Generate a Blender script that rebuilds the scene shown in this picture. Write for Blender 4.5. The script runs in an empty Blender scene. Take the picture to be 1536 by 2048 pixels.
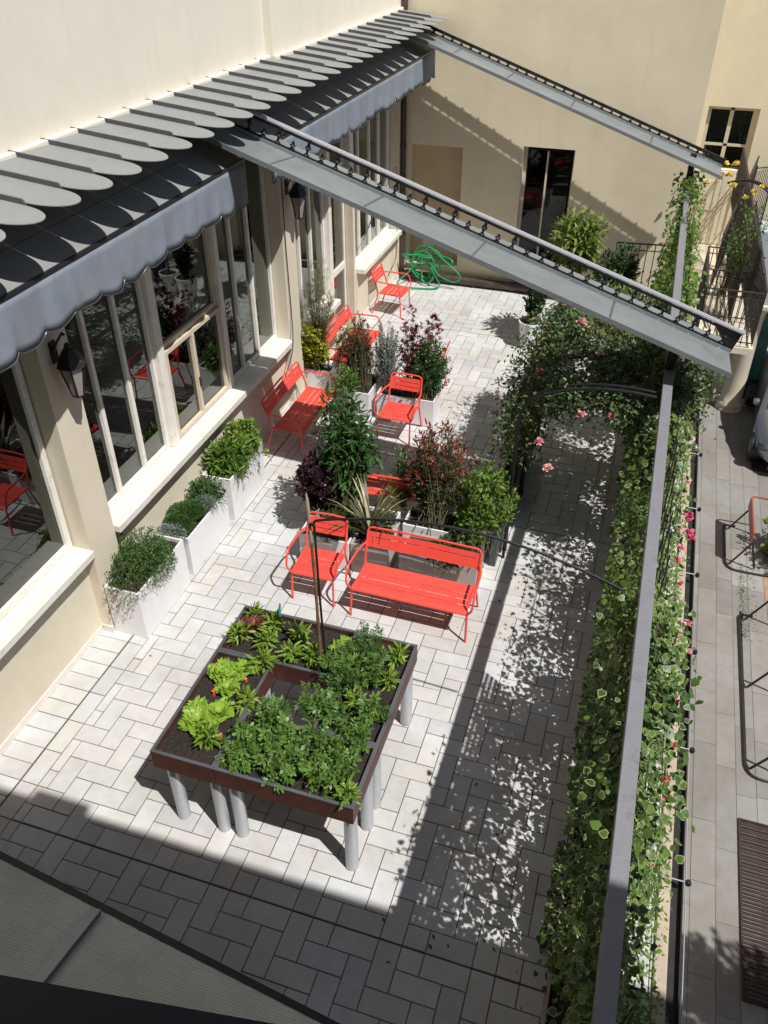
import bpy, bmesh, math, random
import numpy as np
from mathutils import Vector, Matrix
R = math.radians
random.seed(7); rng = np.random.default_rng(11)
S = bpy.context.scene; C = S.collection
# ---------------- camera, world, sun, exposure ----------------
cam = bpy.data.cameras.new('camera'); co = bpy.data.objects.new('camera', cam); C.objects.link(co)
cam.sensor_fit = 'VERTICAL'; cam.sensor_height = 36; cam.lens = 29.285; cam.clip_start = .03; cam.clip_end = 400
co.location = (0, 0, 6.6); co.rotation_euler = (R(90-36.92), 0, R(17.75))
S.camera = co
SUN_EL, SUN_AZ = 58.1, -30.0            # azimuth measured from +x, counter-clockwise
w = bpy.data.worlds.new('World'); S.world = w; w.use_nodes = True
nt = w.node_tree; bg = nt.nodes['Background']; sky = nt.nodes.new('ShaderNodeTexSky')
sky.sky_type = 'NISHITA'; sky.sun_disc = False; sky.sun_elevation = R(SUN_EL); sky.sun_rotation = R(90-SUN_AZ)
nt.links.new(sky.outputs[0], bg.inputs[0]); bg.inputs[1].default_value = .054
sl = bpy.data.lights.new('sun', 'SUN'); sl.energy = 5.0; sl.angle = R(.5); sl.color = (1, .972, .93)
so = bpy.data.objects.new('sun', sl); C.objects.link(so)
sd = Vector((math.cos(R(SUN_AZ))*math.cos(R(SUN_EL)), math.sin(R(SUN_AZ))*math.cos(R(SUN_EL)), math.sin(R(SUN_EL))))
so.rotation_euler = sd.to_track_quat('Z', 'Y').to_euler(); so.location = (6, -4, 14)
S.view_settings.view_transform = 'Standard'; S.view_settings.look = 'None'; S.view_settings.gamma = 1; S.view_settings.exposure = .12

# ---------------- materials ----------------
def mat(name, col, rough=.6, metal=0., var=.0, scale=6., bump=0., bscale=60., spec=.5, col2=None, dirt=None, dscale=2., streak=None):
    m = bpy.data.materials.new(name); m.use_nodes = True; t = m.node_tree; b = t.nodes['Principled BSDF']
    b.inputs['Roughness'].default_value = rough; b.inputs['Metallic'].default_value = metal
    b.inputs['Specular IOR Level'].default_value = spec
    b.inputs['Base Color'].default_value = (*col, 1)
    tc = t.nodes.new('ShaderNodeNewGeometry')
    cur = None
    if var or col2:
        n = t.nodes.new('ShaderNodeTexNoise'); n.inputs['Scale'].default_value = scale; n.inputs['Detail'].default_value = 6
        n.inputs['Roughness'].default_value = .65
        t.links.new(tc.outputs['Position'], n.inputs['Vector'])
        r = t.nodes.new('ShaderNodeValToRGB'); r.color_ramp.elements[0].position = .32; r.color_ramp.elements[1].position = .68
        c2 = col2 or tuple(min(1, c*(1+var)) for c in col)
        c1 = col if col2 else tuple(c*(1-var) for c in col)
        r.color_ramp.elements[0].color = (*c1, 1); r.color_ramp.elements[1].color = (*c2, 1)
        t.links.new(n.outputs['Fac'], r.inputs[0]); cur = r.outputs[0]
    if dirt:
        n = t.nodes.new('ShaderNodeTexNoise'); n.inputs['Scale'].default_value = dscale; n.inputs['Detail'].default_value = 9
        n.inputs['Roughness'].default_value = .7
        t.links.new(tc.outputs['Position'], n.inputs['Vector'])
        r = t.nodes.new('ShaderNodeValToRGB'); r.color_ramp.elements[0].position = .55; r.color_ramp.elements[1].position = .8
        t.links.new(n.outputs['Fac'], r.inputs[0])
        x = t.nodes.new('ShaderNodeMix'); x.data_type = 'RGBA'
        t.links.new(r.outputs[0], x.inputs[0])
        if cur: t.links.new(cur, x.inputs[6])
        else: x.inputs[6].default_value = (*col, 1)
        x.inputs[7].default_value = (*dirt, 1); cur = x.outputs[2]
    if streak:
        mp = t.nodes.new('ShaderNodeMapping'); mp.inputs['Scale'].default_value = (5, 5, .35); t.links.new(tc.outputs['Position'], mp.inputs['Vector'])
        n = t.nodes.new('ShaderNodeTexNoise'); n.inputs['Scale'].default_value = 1.; n.inputs['Detail'].default_value = 8; n.inputs['Roughness'].default_value = .62
        t.links.new(mp.outputs[0], n.inputs['Vector'])
        r = t.nodes.new('ShaderNodeValToRGB'); r.color_ramp.elements[0].position = .50; r.color_ramp.elements[1].position = .78
        t.links.new(n.outputs['Fac'], r.inputs[0]); x = t.nodes.new('ShaderNodeMix'); x.data_type = 'RGBA'; t.links.new(r.outputs[0], x.inputs[0])
        if cur: t.links.new(cur, x.inputs[6])
        else: x.inputs[6].default_value = (*col, 1)
        x.inputs[7].default_value = (*streak, 1); cur = x.outputs[2]
    if cur: t.links.new(cur, b.inputs['Base Color'])
    if bump:
        n = t.nodes.new('ShaderNodeTexNoise'); n.inputs['Scale'].default_value = bscale; n.inputs['Detail'].default_value = 5
        t.links.new(tc.outputs['Position'], n.inputs['Vector'])
        bp = t.nodes.new('ShaderNodeBump'); bp.inputs['Strength'].default_value = bump; bp.inputs['Distance'].default_value = .01
        t.links.new(n.outputs['Fac'], bp.inputs['Height']); t.links.new(bp.outputs[0], b.inputs['Normal'])
    return m
def ribbed(name, col, axis, wsc, rough=.5, metal=.2, strength=.6, **k):
    m = mat(name, col, rough, metal, **k); t = m.node_tree; b = t.nodes['Principled BSDF']
    g = t.nodes.new('ShaderNodeNewGeometry'); wv = t.nodes.new('ShaderNodeTexWave'); wv.bands_direction = axis
    wv.inputs['Scale'].default_value = wsc; wv.inputs['Distortion'].default_value = .3
    t.links.new(g.outputs['Position'], wv.inputs['Vector'])
    bp = t.nodes.new('ShaderNodeBump'); bp.inputs['Strength'].default_value = strength; bp.inputs['Distance'].default_value = .01
    t.links.new(wv.outputs['Fac'], bp.inputs['Height']); t.links.new(bp.outputs[0], b.inputs['Normal'])
    return m
def leafmat(name, a, b2, edge=None, rough=.42, trans=.3):
    m = bpy.data.materials.new(name); m.use_nodes = True; t = m.node_tree; b = t.nodes['Principled BSDF']
    at = t.nodes.new('ShaderNodeAttribute'); at.attribute_name = 'tint'
    sp = t.nodes.new('ShaderNodeSeparateColor'); t.links.new(at.outputs['Color'], sp.inputs[0])
    x = t.nodes.new('ShaderNodeMix'); x.data_type = 'RGBA'; x.inputs[6].default_value = (*a, 1); x.inputs[7].default_value = (*b2, 1)
    t.links.new(sp.outputs[0], x.inputs[0]); cur = x.outputs[2]
    if edge:
        y = t.nodes.new('ShaderNodeMix'); y.data_type = 'RGBA'; y.inputs[7].default_value = (*edge, 1)
        t.links.new(cur, y.inputs[6]); t.links.new(sp.outputs[1], y.inputs[0]); cur = y.outputs[2]
    t.links.new(cur, b.inputs['Base Color']); b.inputs['Roughness'].default_value = rough; b.inputs['Specular IOR Level'].default_value = .4
    tr = t.nodes.new('ShaderNodeBsdfTranslucent'); t.links.new(cur, tr.inputs['Color'])
    ms = t.nodes.new('ShaderNodeMixShader'); ms.inputs[0].default_value = trans
    t.links.new(b.outputs[0], ms.inputs[1]); t.links.new(tr.outputs[0], ms.inputs[2])
    t.links.new(ms.outputs[0], t.nodes['Material Output'].inputs[0])
    return m
def glassmat(name, tint, ior=1.55, rough=.01, gain=1.6):
    m = bpy.data.materials.new(name); m.use_nodes = True; t = m.node_tree
    fr = t.nodes.new('ShaderNodeFresnel'); fr.inputs[0].default_value = ior
    mu = t.nodes.new('ShaderNodeMath'); mu.operation = 'MULTIPLY'; mu.inputs[1].default_value = gain; mu.use_clamp = True
    gl = t.nodes.new('ShaderNodeBsdfGlossy'); gl.inputs['Roughness'].default_value = rough; gl.inputs['Color'].default_value = (.9, .97, .93, 1)
    tp = t.nodes.new('ShaderNodeBsdfTransparent'); tp.inputs[0].default_value = (*tint, 1)
    ms = t.nodes.new('ShaderNodeMixShader'); t.links.new(fr.outputs[0], mu.inputs[0]); t.links.new(mu.outputs[0], ms.inputs[0])
    t.links.new(tp.outputs[0], ms.inputs[1]); t.links.new(gl.outputs[0], ms.inputs[2])
    t.links.new(ms.outputs[0], t.nodes['Material Output'].inputs[0])
    return m
M = {}
M['plaster'] = mat('cream_plaster', (.64, .575, .455), .9, var=.05, scale=1.3, bump=.25, bscale=90, dirt=(.52, .45, .34), dscale=.8, streak=(.60, .535, .42))
M['plaster_up'] = mat('pale_plaster', (.70, .65, .555), .9, var=.04, scale=1.1, bump=.2, bscale=80, dirt=(.63, .58, .49), dscale=.9, streak=(.655, .605, .51))
M['plaster_back'] = mat('ochre_plaster', (.71, .63, .46), .92, var=.07, scale=.9, bump=.3, bscale=70, dirt=(.62, .54, .39), dscale=1.1, streak=(.67, .59, .43))
M['marble'] = mat('marble_sill', (.70, .66, .60), .5, var=.08, scale=4, dirt=(.5, .43, .36), dscale=5, bump=.1)
M['white_paint'] = mat('white_frame_paint', (.74, .71, .65), .45, var=.05, scale=9, dirt=(.45, .38, .3), dscale=7)
M['sash'] = mat('cream_sash', (.58, .50, .38), .5, var=.06)
M['dark_frame'] = mat('dark_frame', (.10, .085, .075), .5)
M['glass'] = glassmat('window_glass', (.34, .38, .35), gain=1.9)
M['glassdim'] = glassmat('doorway_glass', (.3, .33, .32), gain=.7)
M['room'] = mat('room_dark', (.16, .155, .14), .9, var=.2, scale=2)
M['curtain'] = mat('curtain', (.30, .28, .25), .9, var=.1, scale=4)
M['zinc'] = ribbed('zinc_sheet', (.255, .28, .29), 'X', 22, .5, .35, .35, var=.10, scale=2.5, dirt=(.17, .185, .195), dscale=2)
M['ribm'] = mat('canopy_rib', (.075, .07, .078), .6, var=.2)
M['rail'] = mat('aluminium_rail', (.48, .48, .52), .4, .4, var=.08)
M['black'] = mat('black_iron', (.018, .017, .019), .45, .3, var=.3, scale=30)
M['rust'] = mat('old_iron', (.055, .045, .040), .6, .3, var=.3, scale=20)
M['fibre'] = ribbed('fibre_sheet', (.24, .255, .248), 'X', 60, .6, 0, .3, var=.08, scale=3, dirt=(.17, .18, .17), dscale=3)
M['awn'] = mat('awning_canvas', (.225, .23, .228), .75, var=.08, scale=3, dirt=(.2, .2, .19), dscale=2)
M['valance'] = mat('valance_canvas', (.20, .225, .27), .85, streak=(.165, .185, .225), var=.14, scale=3, bump=.2, bscale=200)
M['wood'] = mat('stained_wood', (.085, .030, .019), .42, var=.35, scale=5, bump=.2, bscale=40)
M['rim'] = mat('metal_rim', (.22, .22, .25), .35, .7, var=.1)
M['leg'] = mat('galvanised_leg', (.56, .58, .62), .34, .25, var=.06, scale=8)
M['soil'] = mat('dark_soil', (.020, .014, .011), .95, var=.6, scale=45, bump=1., bscale=70, dirt=(.085, .065, .05), dscale=55)
M['red'] = mat('coral_red_paint', (.74, .075, .055), .42, var=.07, scale=7, dirt=(.60, .10, .08), dscale=11)
M['whitepot'] = mat('white_planter', (.72, .72, .725), .4, var=.02, scale=4, dirt=(.66, .65, .62), dscale=5, streak=(.66, .655, .64))
M['shaded_whitepot'] = mat('shaded_white_planter', (.40, .37, .34), .6, var=.08)  # white planters seen on the shadowed side, shade mixed into the colour
M['slate'] = mat('dark_planter', (.055, .06, .065), .35, var=.1)
M['tan'] = mat('tan_trough', (.33, .26, .18), .8, var=.15, scale=4, dirt=(.2, .14, .09), dscale=3)
M['bamboo'] = mat('bamboo', (.17, .10, .045), .5, var=.35, scale=12)
M['cane_tip'] = mat('weathered_cane', (.33, .28, .22), .7, var=.2)
M['pipe'] = mat('brown_downpipe', (.075, .05, .042), .45, .3, var=.3, scale=6)
M['hose'] = mat('green_hose', (.012, .24, .075), .35)
M['beam'] = mat('grey_beam', (.205, .205, .225), .6, .1, var=.10, scale=5, dirt=(.10, .095, .09), dscale=5, bump=.3)
M['coping'] = mat('stone_coping', (.42, .35, .27), .85, var=.15, scale=4, dirt=(.20, .15, .11), dscale=3, bump=.3)
M['gutter'] = mat('dark_gutter', (.035, .032, .032), .5, .3, var=.2)
M['paleblue'] = mat('pale_blue_plaster', (.40, .45, .49), .85, var=.05, scale=2)
M['stone'] = mat('column_stone', (.60, .53, .43), .7, var=.1, scale=3, dirt=(.42, .35, .28), dscale=3)
M['teal'] = mat('teal_glass', (.03, .12, .11), .15, var=.3, scale=2)
M['carpaint'] = mat('silver_car_paint', (.30, .32, .35), .28, .75)
M['cardark'] = mat('black_car_trim', (.02, .02, .023), .35)
M['rack'] = mat('black_tube', (.03, .024, .023), .5, .2, var=.2)
M['redplate'] = mat('faded_red_plate', (.30, .07, .05), .5, var=.15)
M['grate'] = ribbed('rusty_grate', (.05, .03, .025), 'Y', 9, .7, .2, 1., var=.25, scale=8)
M['brick'] = mat('brick_paving', (.33, .20, .14), .85, var=.2, scale=5)
M['stem'] = mat('plant_stem', (.10, .085, .045), .8, var=.2)
M['bark'] = mat('bark', (.13, .10, .07), .9, var=.3, scale=20)
M['tealgrip'] = mat('teal_grip', (.02, .30, .26), .4)
M['steel'] = mat('steel', (.5, .5, .5), .3, .9)
M['orange'] = mat('orange_tag', (.75, .13, .05), .5)
M['box'] = mat('beige_box', (.55, .53, .45), .5)
M['wired'] = ribbed('wired_glass', (.50, .49, .44), 'Y', 26, .4, 0., .5, var=.15, scale=2.5, dirt=(.36, .34, .30), dscale=2)
M['cable'] = mat('cable', (.03, .025, .022), .6)
M['wire'] = mat('pale_wire', (.42, .42, .44), .4, .3)
M['deco'] = mat('cream_door', (.62, .56, .44), .6, var=.04)
M['lampglass'] = mat('frosted_lamp_glass', (.30, .26, .24), .2)
# pavers: one colour per paver from a vertex attribute, mottled by noise
def tilemat():
    m = bpy.data.materials.new('pale_pavers'); m.use_nodes = True; t = m.node_tree; b = t.nodes['Principled BSDF']
    at = t.nodes.new('ShaderNodeAttribute'); at.attribute_name = 'tint'; g = t.nodes.new('ShaderNodeNewGeometry')
    n = t.nodes.new('ShaderNodeTexNoise'); n.inputs['Scale'].default_value = 7; n.inputs['Detail'].default_value = 8; n.inputs['Roughness'].default_value = .6
    t.links.new(g.outputs['Position'], n.inputs['Vector'])
    r = t.nodes.new('ShaderNodeValToRGB'); r.color_ramp.elements[0].position = .3; r.color_ramp.elements[1].position = .65
    r.color_ramp.elements[0].color = (.88, .875, .86, 1); r.color_ramp.elements[1].color = (1, 1, 1, 1)
    n2 = t.nodes.new('ShaderNodeTexNoise'); n2.inputs['Scale'].default_value = 1.1; n2.inputs['Detail'].default_value = 6
    t.links.new(g.outputs['Position'], n2.inputs['Vector'])
    r2 = t.nodes.new('ShaderNodeValToRGB'); r2.color_ramp.elements[0].position = .35; r2.color_ramp.elements[1].position = .62
    r2.color_ramp.elements[0].color = (.86, .83, .79, 1); r2.color_ramp.elements[1].color = (1, 1, 1, 1)
    n3 = t.nodes.new('ShaderNodeTexNoise'); n3.inputs['Scale'].default_value = 38; n3.inputs['Detail'].default_value = 3
    t.links.new(g.outputs['Position'], n3.inputs['Vector'])
    r3 = t.nodes.new('ShaderNodeValToRGB'); r3.color_ramp.elements[0].position = .24; r3.color_ramp.elements[1].position = .34
    r3.color_ramp.elements[0].color = (.70, .66, .60, 1); r3.color_ramp.elements[1].color = (1, 1, 1, 1)
    t.links.new(n.outputs['Fac'], r.inputs[0]); t.links.new(n2.outputs['Fac'], r2.inputs[0]); t.links.new(n3.outputs['Fac'], r3.inputs[0])
    cur = at.outputs['Color']
    for rr in (r, r2, r3):
        x = t.nodes.new('ShaderNodeMix'); x.data_type = 'RGBA'; x.blend_type = 'MULTIPLY'; x.inputs[0].default_value = 1
        t.links.new(cur, x.inputs[6]); t.links.new(rr.outputs[0], x.inputs[7]); cur = x.outputs[2]
    t.links.new(cur, b.inputs['Base Color']); b.inputs['Roughness'].default_value = .6; b.inputs['Specular IOR Level'].default_value = .35
    bp = t.nodes.new('ShaderNodeBump'); bp.inputs['Strength'].default_value = .12; bp.inputs['Distance'].default_value = .01
    t.links.new(n.outputs['Fac'], bp.inputs['Height']); t.links.new(bp.outputs[0], b.inputs['Normal'])
    return m
M['paver'] = tilemat()
M['grout'] = mat('brown_grout', (.115, .085, .068), .95, var=.25, scale=12)
M['street'] = tilemat(); M['street'].name = 'street_slabs'
L = {}
L['ivy'] = leafmat('variegated_ivy', (.022, .06, .014), (.13, .21, .038), edge=(.52, .56, .28), trans=.2)
L['ivydark'] = leafmat('dark_leaves', (.018, .05, .016), (.045, .10, .03), edge=(.06, .11, .04))
L['fresh'] = leafmat('fresh_green', (.07, .15, .02), (.16, .26, .04))
L['herb'] = leafmat('herb_green', (.04, .10, .022), (.10, .19, .045))
L['thyme'] = leafmat('thyme_green', (.045, .09, .045), (.09, .15, .07))
L['lettuce'] = leafmat('lettuce_green', (.20, .34, .03), (.34, .50, .07), trans=.35)
L['redlett'] = leafmat('red_lettuce', (.10, .025, .02), (.18, .06, .03))
L['tomato'] = leafmat('tomato_green', (.055, .13, .022), (.17, .29, .06))
L['purple'] = leafmat('purple_leaves', (.018, .008, .012), (.05, .015, .025), trans=.15)
L['maple'] = leafmat('maple_leaves', (.07, .012, .025), (.14, .02, .04))
L['bay'] = leafmat('bay_green', (.012, .045, .012), (.075, .17, .04), rough=.32)
L['photinia'] = leafmat('photinia_leaves', (.03, .06, .022), (.09, .10, .04), edge=(.24, .06, .035))
L['silver'] = leafmat('silver_leaves', (.16, .20, .18), (.30, .33, .30))
L['yellow'] = leafmat('yellow_green', (.22, .26, .02), (.42, .42, .04))
L['lime'] = leafmat('lime_green', (.10, .20, .03), (.26, .34, .06))
L['pale'] = leafmat('pale_tree_leaves', (.06, .13, .02), (.28, .33, .07))
L['pepper'] = leafmat('pepper_green', (.09, .19, .02), (.26, .38, .05))
L['rose'] = leafmat('rose_leaves', (.03, .07, .025), (.14, .21, .075), edge=(.20, .17, .05))
L['dry'] = leafmat('dry_leaves', (.12, .05, .02), (.24, .12, .05))
L['phorm'] = leafmat('phormium_blades', (.06, .085, .03), (.22, .21, .10))
L['feather'] = leafmat('feathery', (.09, .11, .04), (.20, .20, .09))
L['pinkf'] = leafmat('pink_petals', (.70, .25, .30), (.85, .50, .48))
L['palef'] = leafmat('pale_petals', (.75, .60, .50), (.85, .74, .64))
L['redf'] = leafmat('red_petals', (.60, .02, .03), (.70, .04, .08))
L['magf'] = leafmat('magenta_petals', (.62, .06, .16), (.75, .20, .28))
L['yelf'] = leafmat('yellow_petals', (.75, .55, .03), (.85, .72, .15))

# ---------------- mesh helpers ----------------
class MB:
    def __init__(s): s.v = []; s.f = []
    def add(s, vs, fs):
        o = len(s.v); s.v += [tuple(p) for p in vs]; s.f += [tuple(i+o for i in f) for f in fs]; return s
    def box(s, x0, x1, y0, y1, z0, z1):
        return s.add([(x0,y0,z0),(x1,y0,z0),(x1,y1,z0),(x0,y1,z0),(x0,y0,z1),(x1,y0,z1),(x1,y1,z1),(x0,y1,z1)],
                     [(0,3,2,1),(4,5,6,7),(0,1,5,4),(1,2,6,5),(2,3,7,6),(3,0,4,7)])
    def obox(s, a, b, w, h, up=(0,0,1)):      # beam from a to b, w across, h high
        a = Vector(a); b = Vector(b); d = (b-a).normalized(); r = d.cross(Vector(up)).normalized(); u = r.cross(d)
        vs = [p + r*i*w/2 + u*j*h/2 for p in (a, b) for i, j in ((-1,-1),(1,-1),(1,1),(-1,1))]
        return s.add(vs, [(0,1,2,3),(7,6,5,4),(0,4,5,1),(1,5,6,2),(2,6,7,3),(3,7,4,0)])
    def tube(s, pts, r, n=8, cap=True, closed=False):
        pts = [Vector(p) for p in pts]; k = len(pts); rs = r if isinstance(r, (list, tuple)) else [r]*k
        o = len(s.v); prev = None
        for i, p in enumerate(pts):
            if closed: d = pts[(i+1) % k]-pts[i-1]
            else: d = pts[min(i+1, k-1)]-pts[max(i-1, 0)]
            d.normalize()
            if prev is None: a = d.orthogonal().normalized()
            else: a = (prev - d*prev.dot(d)); a = a.normalized() if a.length > 1e-6 else d.orthogonal().normalized()
            prev = a; b = d.cross(a)
            for j in range(n):
                t = 2*math.pi*j/n; s.v.append(tuple(p+(a*math.cos(t)+b*math.sin(t))*rs[i]))
        for i in range(k-(0 if closed else 1)):
            for j in range(n):
                i2 = (i+1) % k
                s.f.append((o+i*n+j, o+i*n+(j+1)%n, o+i2*n+(j+1)%n, o+i2*n+j))
        if cap and not closed:
            s.f.append(tuple(o+j for j in reversed(range(n)))); s.f.append(tuple(o+(k-1)*n+j for j in range(n)))
        return s
    def lathe(s, prof, c, n=24):              # prof: (r, z)
        o = len(s.v)
        for r, z in prof:
            for j in range(n):
                t = 2*math.pi*j/n; s.v.append((c[0]+r*math.cos(t), c[1]+r*math.sin(t), c[2]+z))
        for i in range(len(prof)-1):
            for j in range(n): s.f.append((o+i*n+j, o+i*n+(j+1)%n, o+(i+1)*n+(j+1)%n, o+(i+1)*n+j))
        return s
    def prism(s, poly, z0, z1):
        k = len(poly); return s.add([(x,y,z0) for x,y in poly]+[(x,y,z1) for x,y in poly],
            [tuple(reversed(range(k))), tuple(range(k, 2*k))]+[(i,(i+1)%k,k+(i+1)%k,k+i) for i in range(k)])
def smooth_pts(pts, rad=.06, n=5):            # rounds the corners of a polyline
    pts = [Vector(p) for p in pts]; out = [pts[0]]
    for i in range(1, len(pts)-1):
        a, b, c = pts[i-1], pts[i], pts[i+1]; r = min(rad, (a-b).length*.48, (c-b).length*.48)
        p = b+(a-b).normalized()*r; q = b+(c-b).normalized()*r
        for j in range(n+1):
            t = j/n; out.append(p*(1-t)**2+b*2*t*(1-t)+q*t*t)
    out.append(pts[-1]); return out
def link(name, me, parent):
    o = bpy.data.objects.new(name, me); C.objects.link(o)
    if parent: o.parent = parent
    return o
def root_of(o):
    while o.parent: o = o.parent
    return o
def part(name, mb, m, parent=None, smooth=False, bevel=0., local=False):
    me = bpy.data.meshes.new(name); vs = mb.v
    if parent and not local:
        rt = root_of(parent); inv = (Matrix.Translation(rt.location) @ rt.rotation_euler.to_matrix().to_4x4()).inverted()
        vs = [tuple(inv @ Vector(p)) for p in vs]
    me.from_pydata(vs, [], mb.f); me.materials.append(m); me.validate(); me.update()
    if smooth:
        me.polygons.foreach_set('use_smooth', [True]*len(me.polygons))
        try: me.set_sharp_from_angle(angle=R(40))
        except Exception: pass
    o = link(name, me, parent)
    if bevel:
        bv = o.modifiers.new('bevel', 'BEVEL'); bv.width = bevel; bv.segments = 2; bv.limit_method = 'ANGLE'; bv.angle_limit = R(50)
    return o
def thing(name, label, cat, loc=(0,0,0), rotz=0., group=None):
    o = bpy.data.objects.new(name, None); C.objects.link(o); o.empty_display_size = .1
    o.location = loc; o.rotation_euler = (0, 0, rotz); o['label'] = label; o['category'] = cat
    if group: o['group'] = group
    return o
def tag(o, label, cat, group=None):
    o['label'] = label; o['category'] = cat
    if group: o['group'] = group
    return o
def struct(name, mb, m, **k):
    o = part(name, mb, m, **k); o['kind'] = 'structure'; return o
def dup(o, loc, rotz, label, group=None):
    def cp(a, par):
        c = a.copy(); C.objects.link(c); c.parent = par
        for ch in [x for x in KIDS.get(a.name, [])]: cp(ch, c)
        return c
    KIDS = {}
    for x in bpy.data.objects:
        if x.parent: KIDS.setdefault(x.parent.name, []).append(x)
    r = cp(o, None); r.location = loc; r.rotation_euler = (0, 0, rotz); r['label'] = label
    if group: r['group'] = group
    return r

# leaf templates: (verts x side / y along / z normal, faces, edge factor)
T = {}
T['oval'] = ([(0,0,0),(-.24,.35,.05),(0,.4,-.02),(.24,.35,.05),(-.2,.7,.03),(0,.72,-.03),(.2,.7,.03),(0,1,-.08)],
             [(0,2,1),(0,3,2),(1,2,5,4),(2,3,6,5),(4,5,7),(5,6,7)], [0]*8)
T['lance'] = ([(0,0,0),(-.12,.3,.03),(0,.33,-.01),(.12,.3,.03),(-.1,.65,.0),(0,.66,-.04),(.1,.65,.0),(0,1,-.12)],
             [(0,2,1),(0,3,2),(1,2,5,4),(2,3,6,5),(4,5,7),(5,6,7)], [0]*8)
T['round'] = ([(0,0,0),(-.36,.25,.05),(.36,.25,.05),(-.42,.6,.04),(.42,.6,.04),(-.2,.93,0),(.2,.93,0),(0,.5,-.05)],
              [(0,7,1),(0,2,7),(1,7,3),(2,4,7),(3,7,5),(4,6,7),(5,7,6)], [0]*8)
T['tiny'] = ([(0,0,0),(-.28,.5,.06),(.28,.5,.06),(0,1,0)], [(0,2,1),(1,2,3)], [0]*4)
T['needle'] = ([(-.03,0,0),(.03,0,0),(0,1,0)], [(0,1,2)], [0]*3)
_o = [(0,.0),(-.30,-.10),(-.43,.12),(-.56,.32),(-.43,.50),(-.30,.72),(0,1.0),(.30,.72),(.43,.50),(.56,.32),(.43,.12),(.30,-.10)]
T['ivy'] = ([(x,y,.06*abs(x)-.06*y*y) for x,y in _o]+[(x*.72,.32+(y-.32)*.72,.03) for x,y in _o]+[(0,.32,-.02)],
            [(i,(i+1)%12,12+(i+1)%12,12+i) for i in range(12)]+[(12+i,12+(i+1)%12,24) for i in range(12)], [1]*12+[0]*13)
_m = []
for k, (a, l) in enumerate([(-2.3,.5),(-1.45,.75),(-.72,.95),(0,1.05),(.72,.95),(1.45,.75),(2.3,.5)]):
    _m.append((math.sin(a-.32)*.25, .25+math.cos(a-.32)*.25)); _m.append((math.sin(a)*l*.75, .25+math.cos(a)*l*.75))
_m.append((math.sin(2.62)*.25, .25+math.cos(2.62)*.25))
T['maple'] = ([(x,y,-.12*(x*x)) for x,y in _m]+[(0,.25,.02)], [(15,2*i,2*i+1,2*i+2) for i in range(7)], [0]*16)
def nrm(a): return a/np.maximum(np.linalg.norm(a, axis=1, keepdims=True), 1e-9)
_v = [(0,0,0),(0,.95,-.1)]; _f = []
for (cx_, cy_, an, ll) in ((0,.55,0,.5),(0,.42,1.0,.42),(0,.42,-1.0,.42),(0,.15,1.25,.34),(0,.15,-1.25,.34)):
    b_ = len(_v); dx_, dy_ = math.sin(an), math.cos(an); px_, py_ = dy_, -dx_
    for t_, w_ in ((0,0),(.28,.17),(.42,.12),(.62,.17),(1,0),(.62,-.17),(.42,-.12),(.28,-.17)):
        _v.append((cx_+dx_*ll*t_+px_*w_*ll*1.5, cy_+dy_*ll*t_+py_*w_*ll*1.5, .04-.12*t_*t_+.05*abs(w_)))
    _f += [(b_,b_+1,b_+7),(b_+1,b_+2,b_+6,b_+7),(b_+2,b_+3,b_+5,b_+6),(b_+3,b_+4,b_+5)]
T['tomato'] = (_v, _f, [0]*len(_v))
class Leaves:
    def __init__(s): s.V = []; s.F = []; s.T = []; s.n = 0
    def add(s, tpl, pos, axis, up, size, tint=None, edge=1., curl=0):
        pos = np.asarray(pos, float); N = len(pos)
        if N == 0: return
        v, f, e = T[tpl]; v = np.array(v); M_ = len(v)
        ax = nrm(np.asarray(axis, float)+1e-6); up = np.asarray(up, float)+1e-5*rng.normal(size=(N, 3))
        sd_ = nrm(np.cross(ax, up)); nn = np.cross(sd_, ax); size = np.broadcast_to(size, (N,))[:, None, None]
        P = pos[:, None, :]+size*(v[None, :, 0:1]*sd_[:, None]+v[None, :, 1:2]*ax[:, None]+v[None, :, 2:3]*nn[:, None])
        s.V.append(P.reshape(-1, 3)); t = rng.random(N) if tint is None else np.broadcast_to(tint, (N,))
        col = np.ones((N, M_, 4)); col[:, :, 0] = t[:, None]; ee = np.array(e, float)[None, :]
        if np.ndim(edge): ee = np.maximum(ee, 0)+0*ee; col[:, :, 1] = ee*np.asarray(edge)[:, None] if sum(e) else np.asarray(edge)[:, None]
        else: col[:, :, 1] = ee*edge
        s.T.append(col.reshape(-1, 4))
        base = s.n+np.arange(N)*M_
        for face in f: s.F.append(base[:, None]+np.array(face)[None, :])
        s.n += N*M_
    def build(s, name, m, parent=None):
        V = np.concatenate(s.V)
        if parent is not None: V = V-np.array(root_of(parent).location)[None]
        me = bpy.data.meshes.new(name); me.vertices.add(len(V)); me.vertices.foreach_set('co', V.ravel())
        loops = np.concatenate([a.ravel() for a in s.F]); tot = np.concatenate([np.full(len(a), a.shape[1]) for a in s.F])
        me.loops.add(len(loops)); me.loops.foreach_set('vertex_index', loops.astype(np.int32))
        me.polygons.add(len(tot)); me.polygons.foreach_set('loop_start', np.concatenate([[0], np.cumsum(tot)[:-1]]).astype(np.int32))
        try: me.polygons.foreach_set('loop_total', tot.astype(np.int32))
        except Exception: pass
        a = me.color_attributes.new('tint', 'FLOAT_COLOR', 'POINT'); a.data.foreach_set('color', np.concatenate(s.T).ravel())
        me.materials.append(m); me.update(calc_edges=True); me.validate()
        return link(name, me, parent)
def rvec(n): return nrm(rng.normal(size=(n, 3)))
def in_ball(n, c, r, shell=.0, squash=None):
    d = rvec(n); k = rng.random(n)**(1/3.); k = shell+(1-shell)*k
    return np.array(c)+d*k[:, None]*np.array(r)
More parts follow.
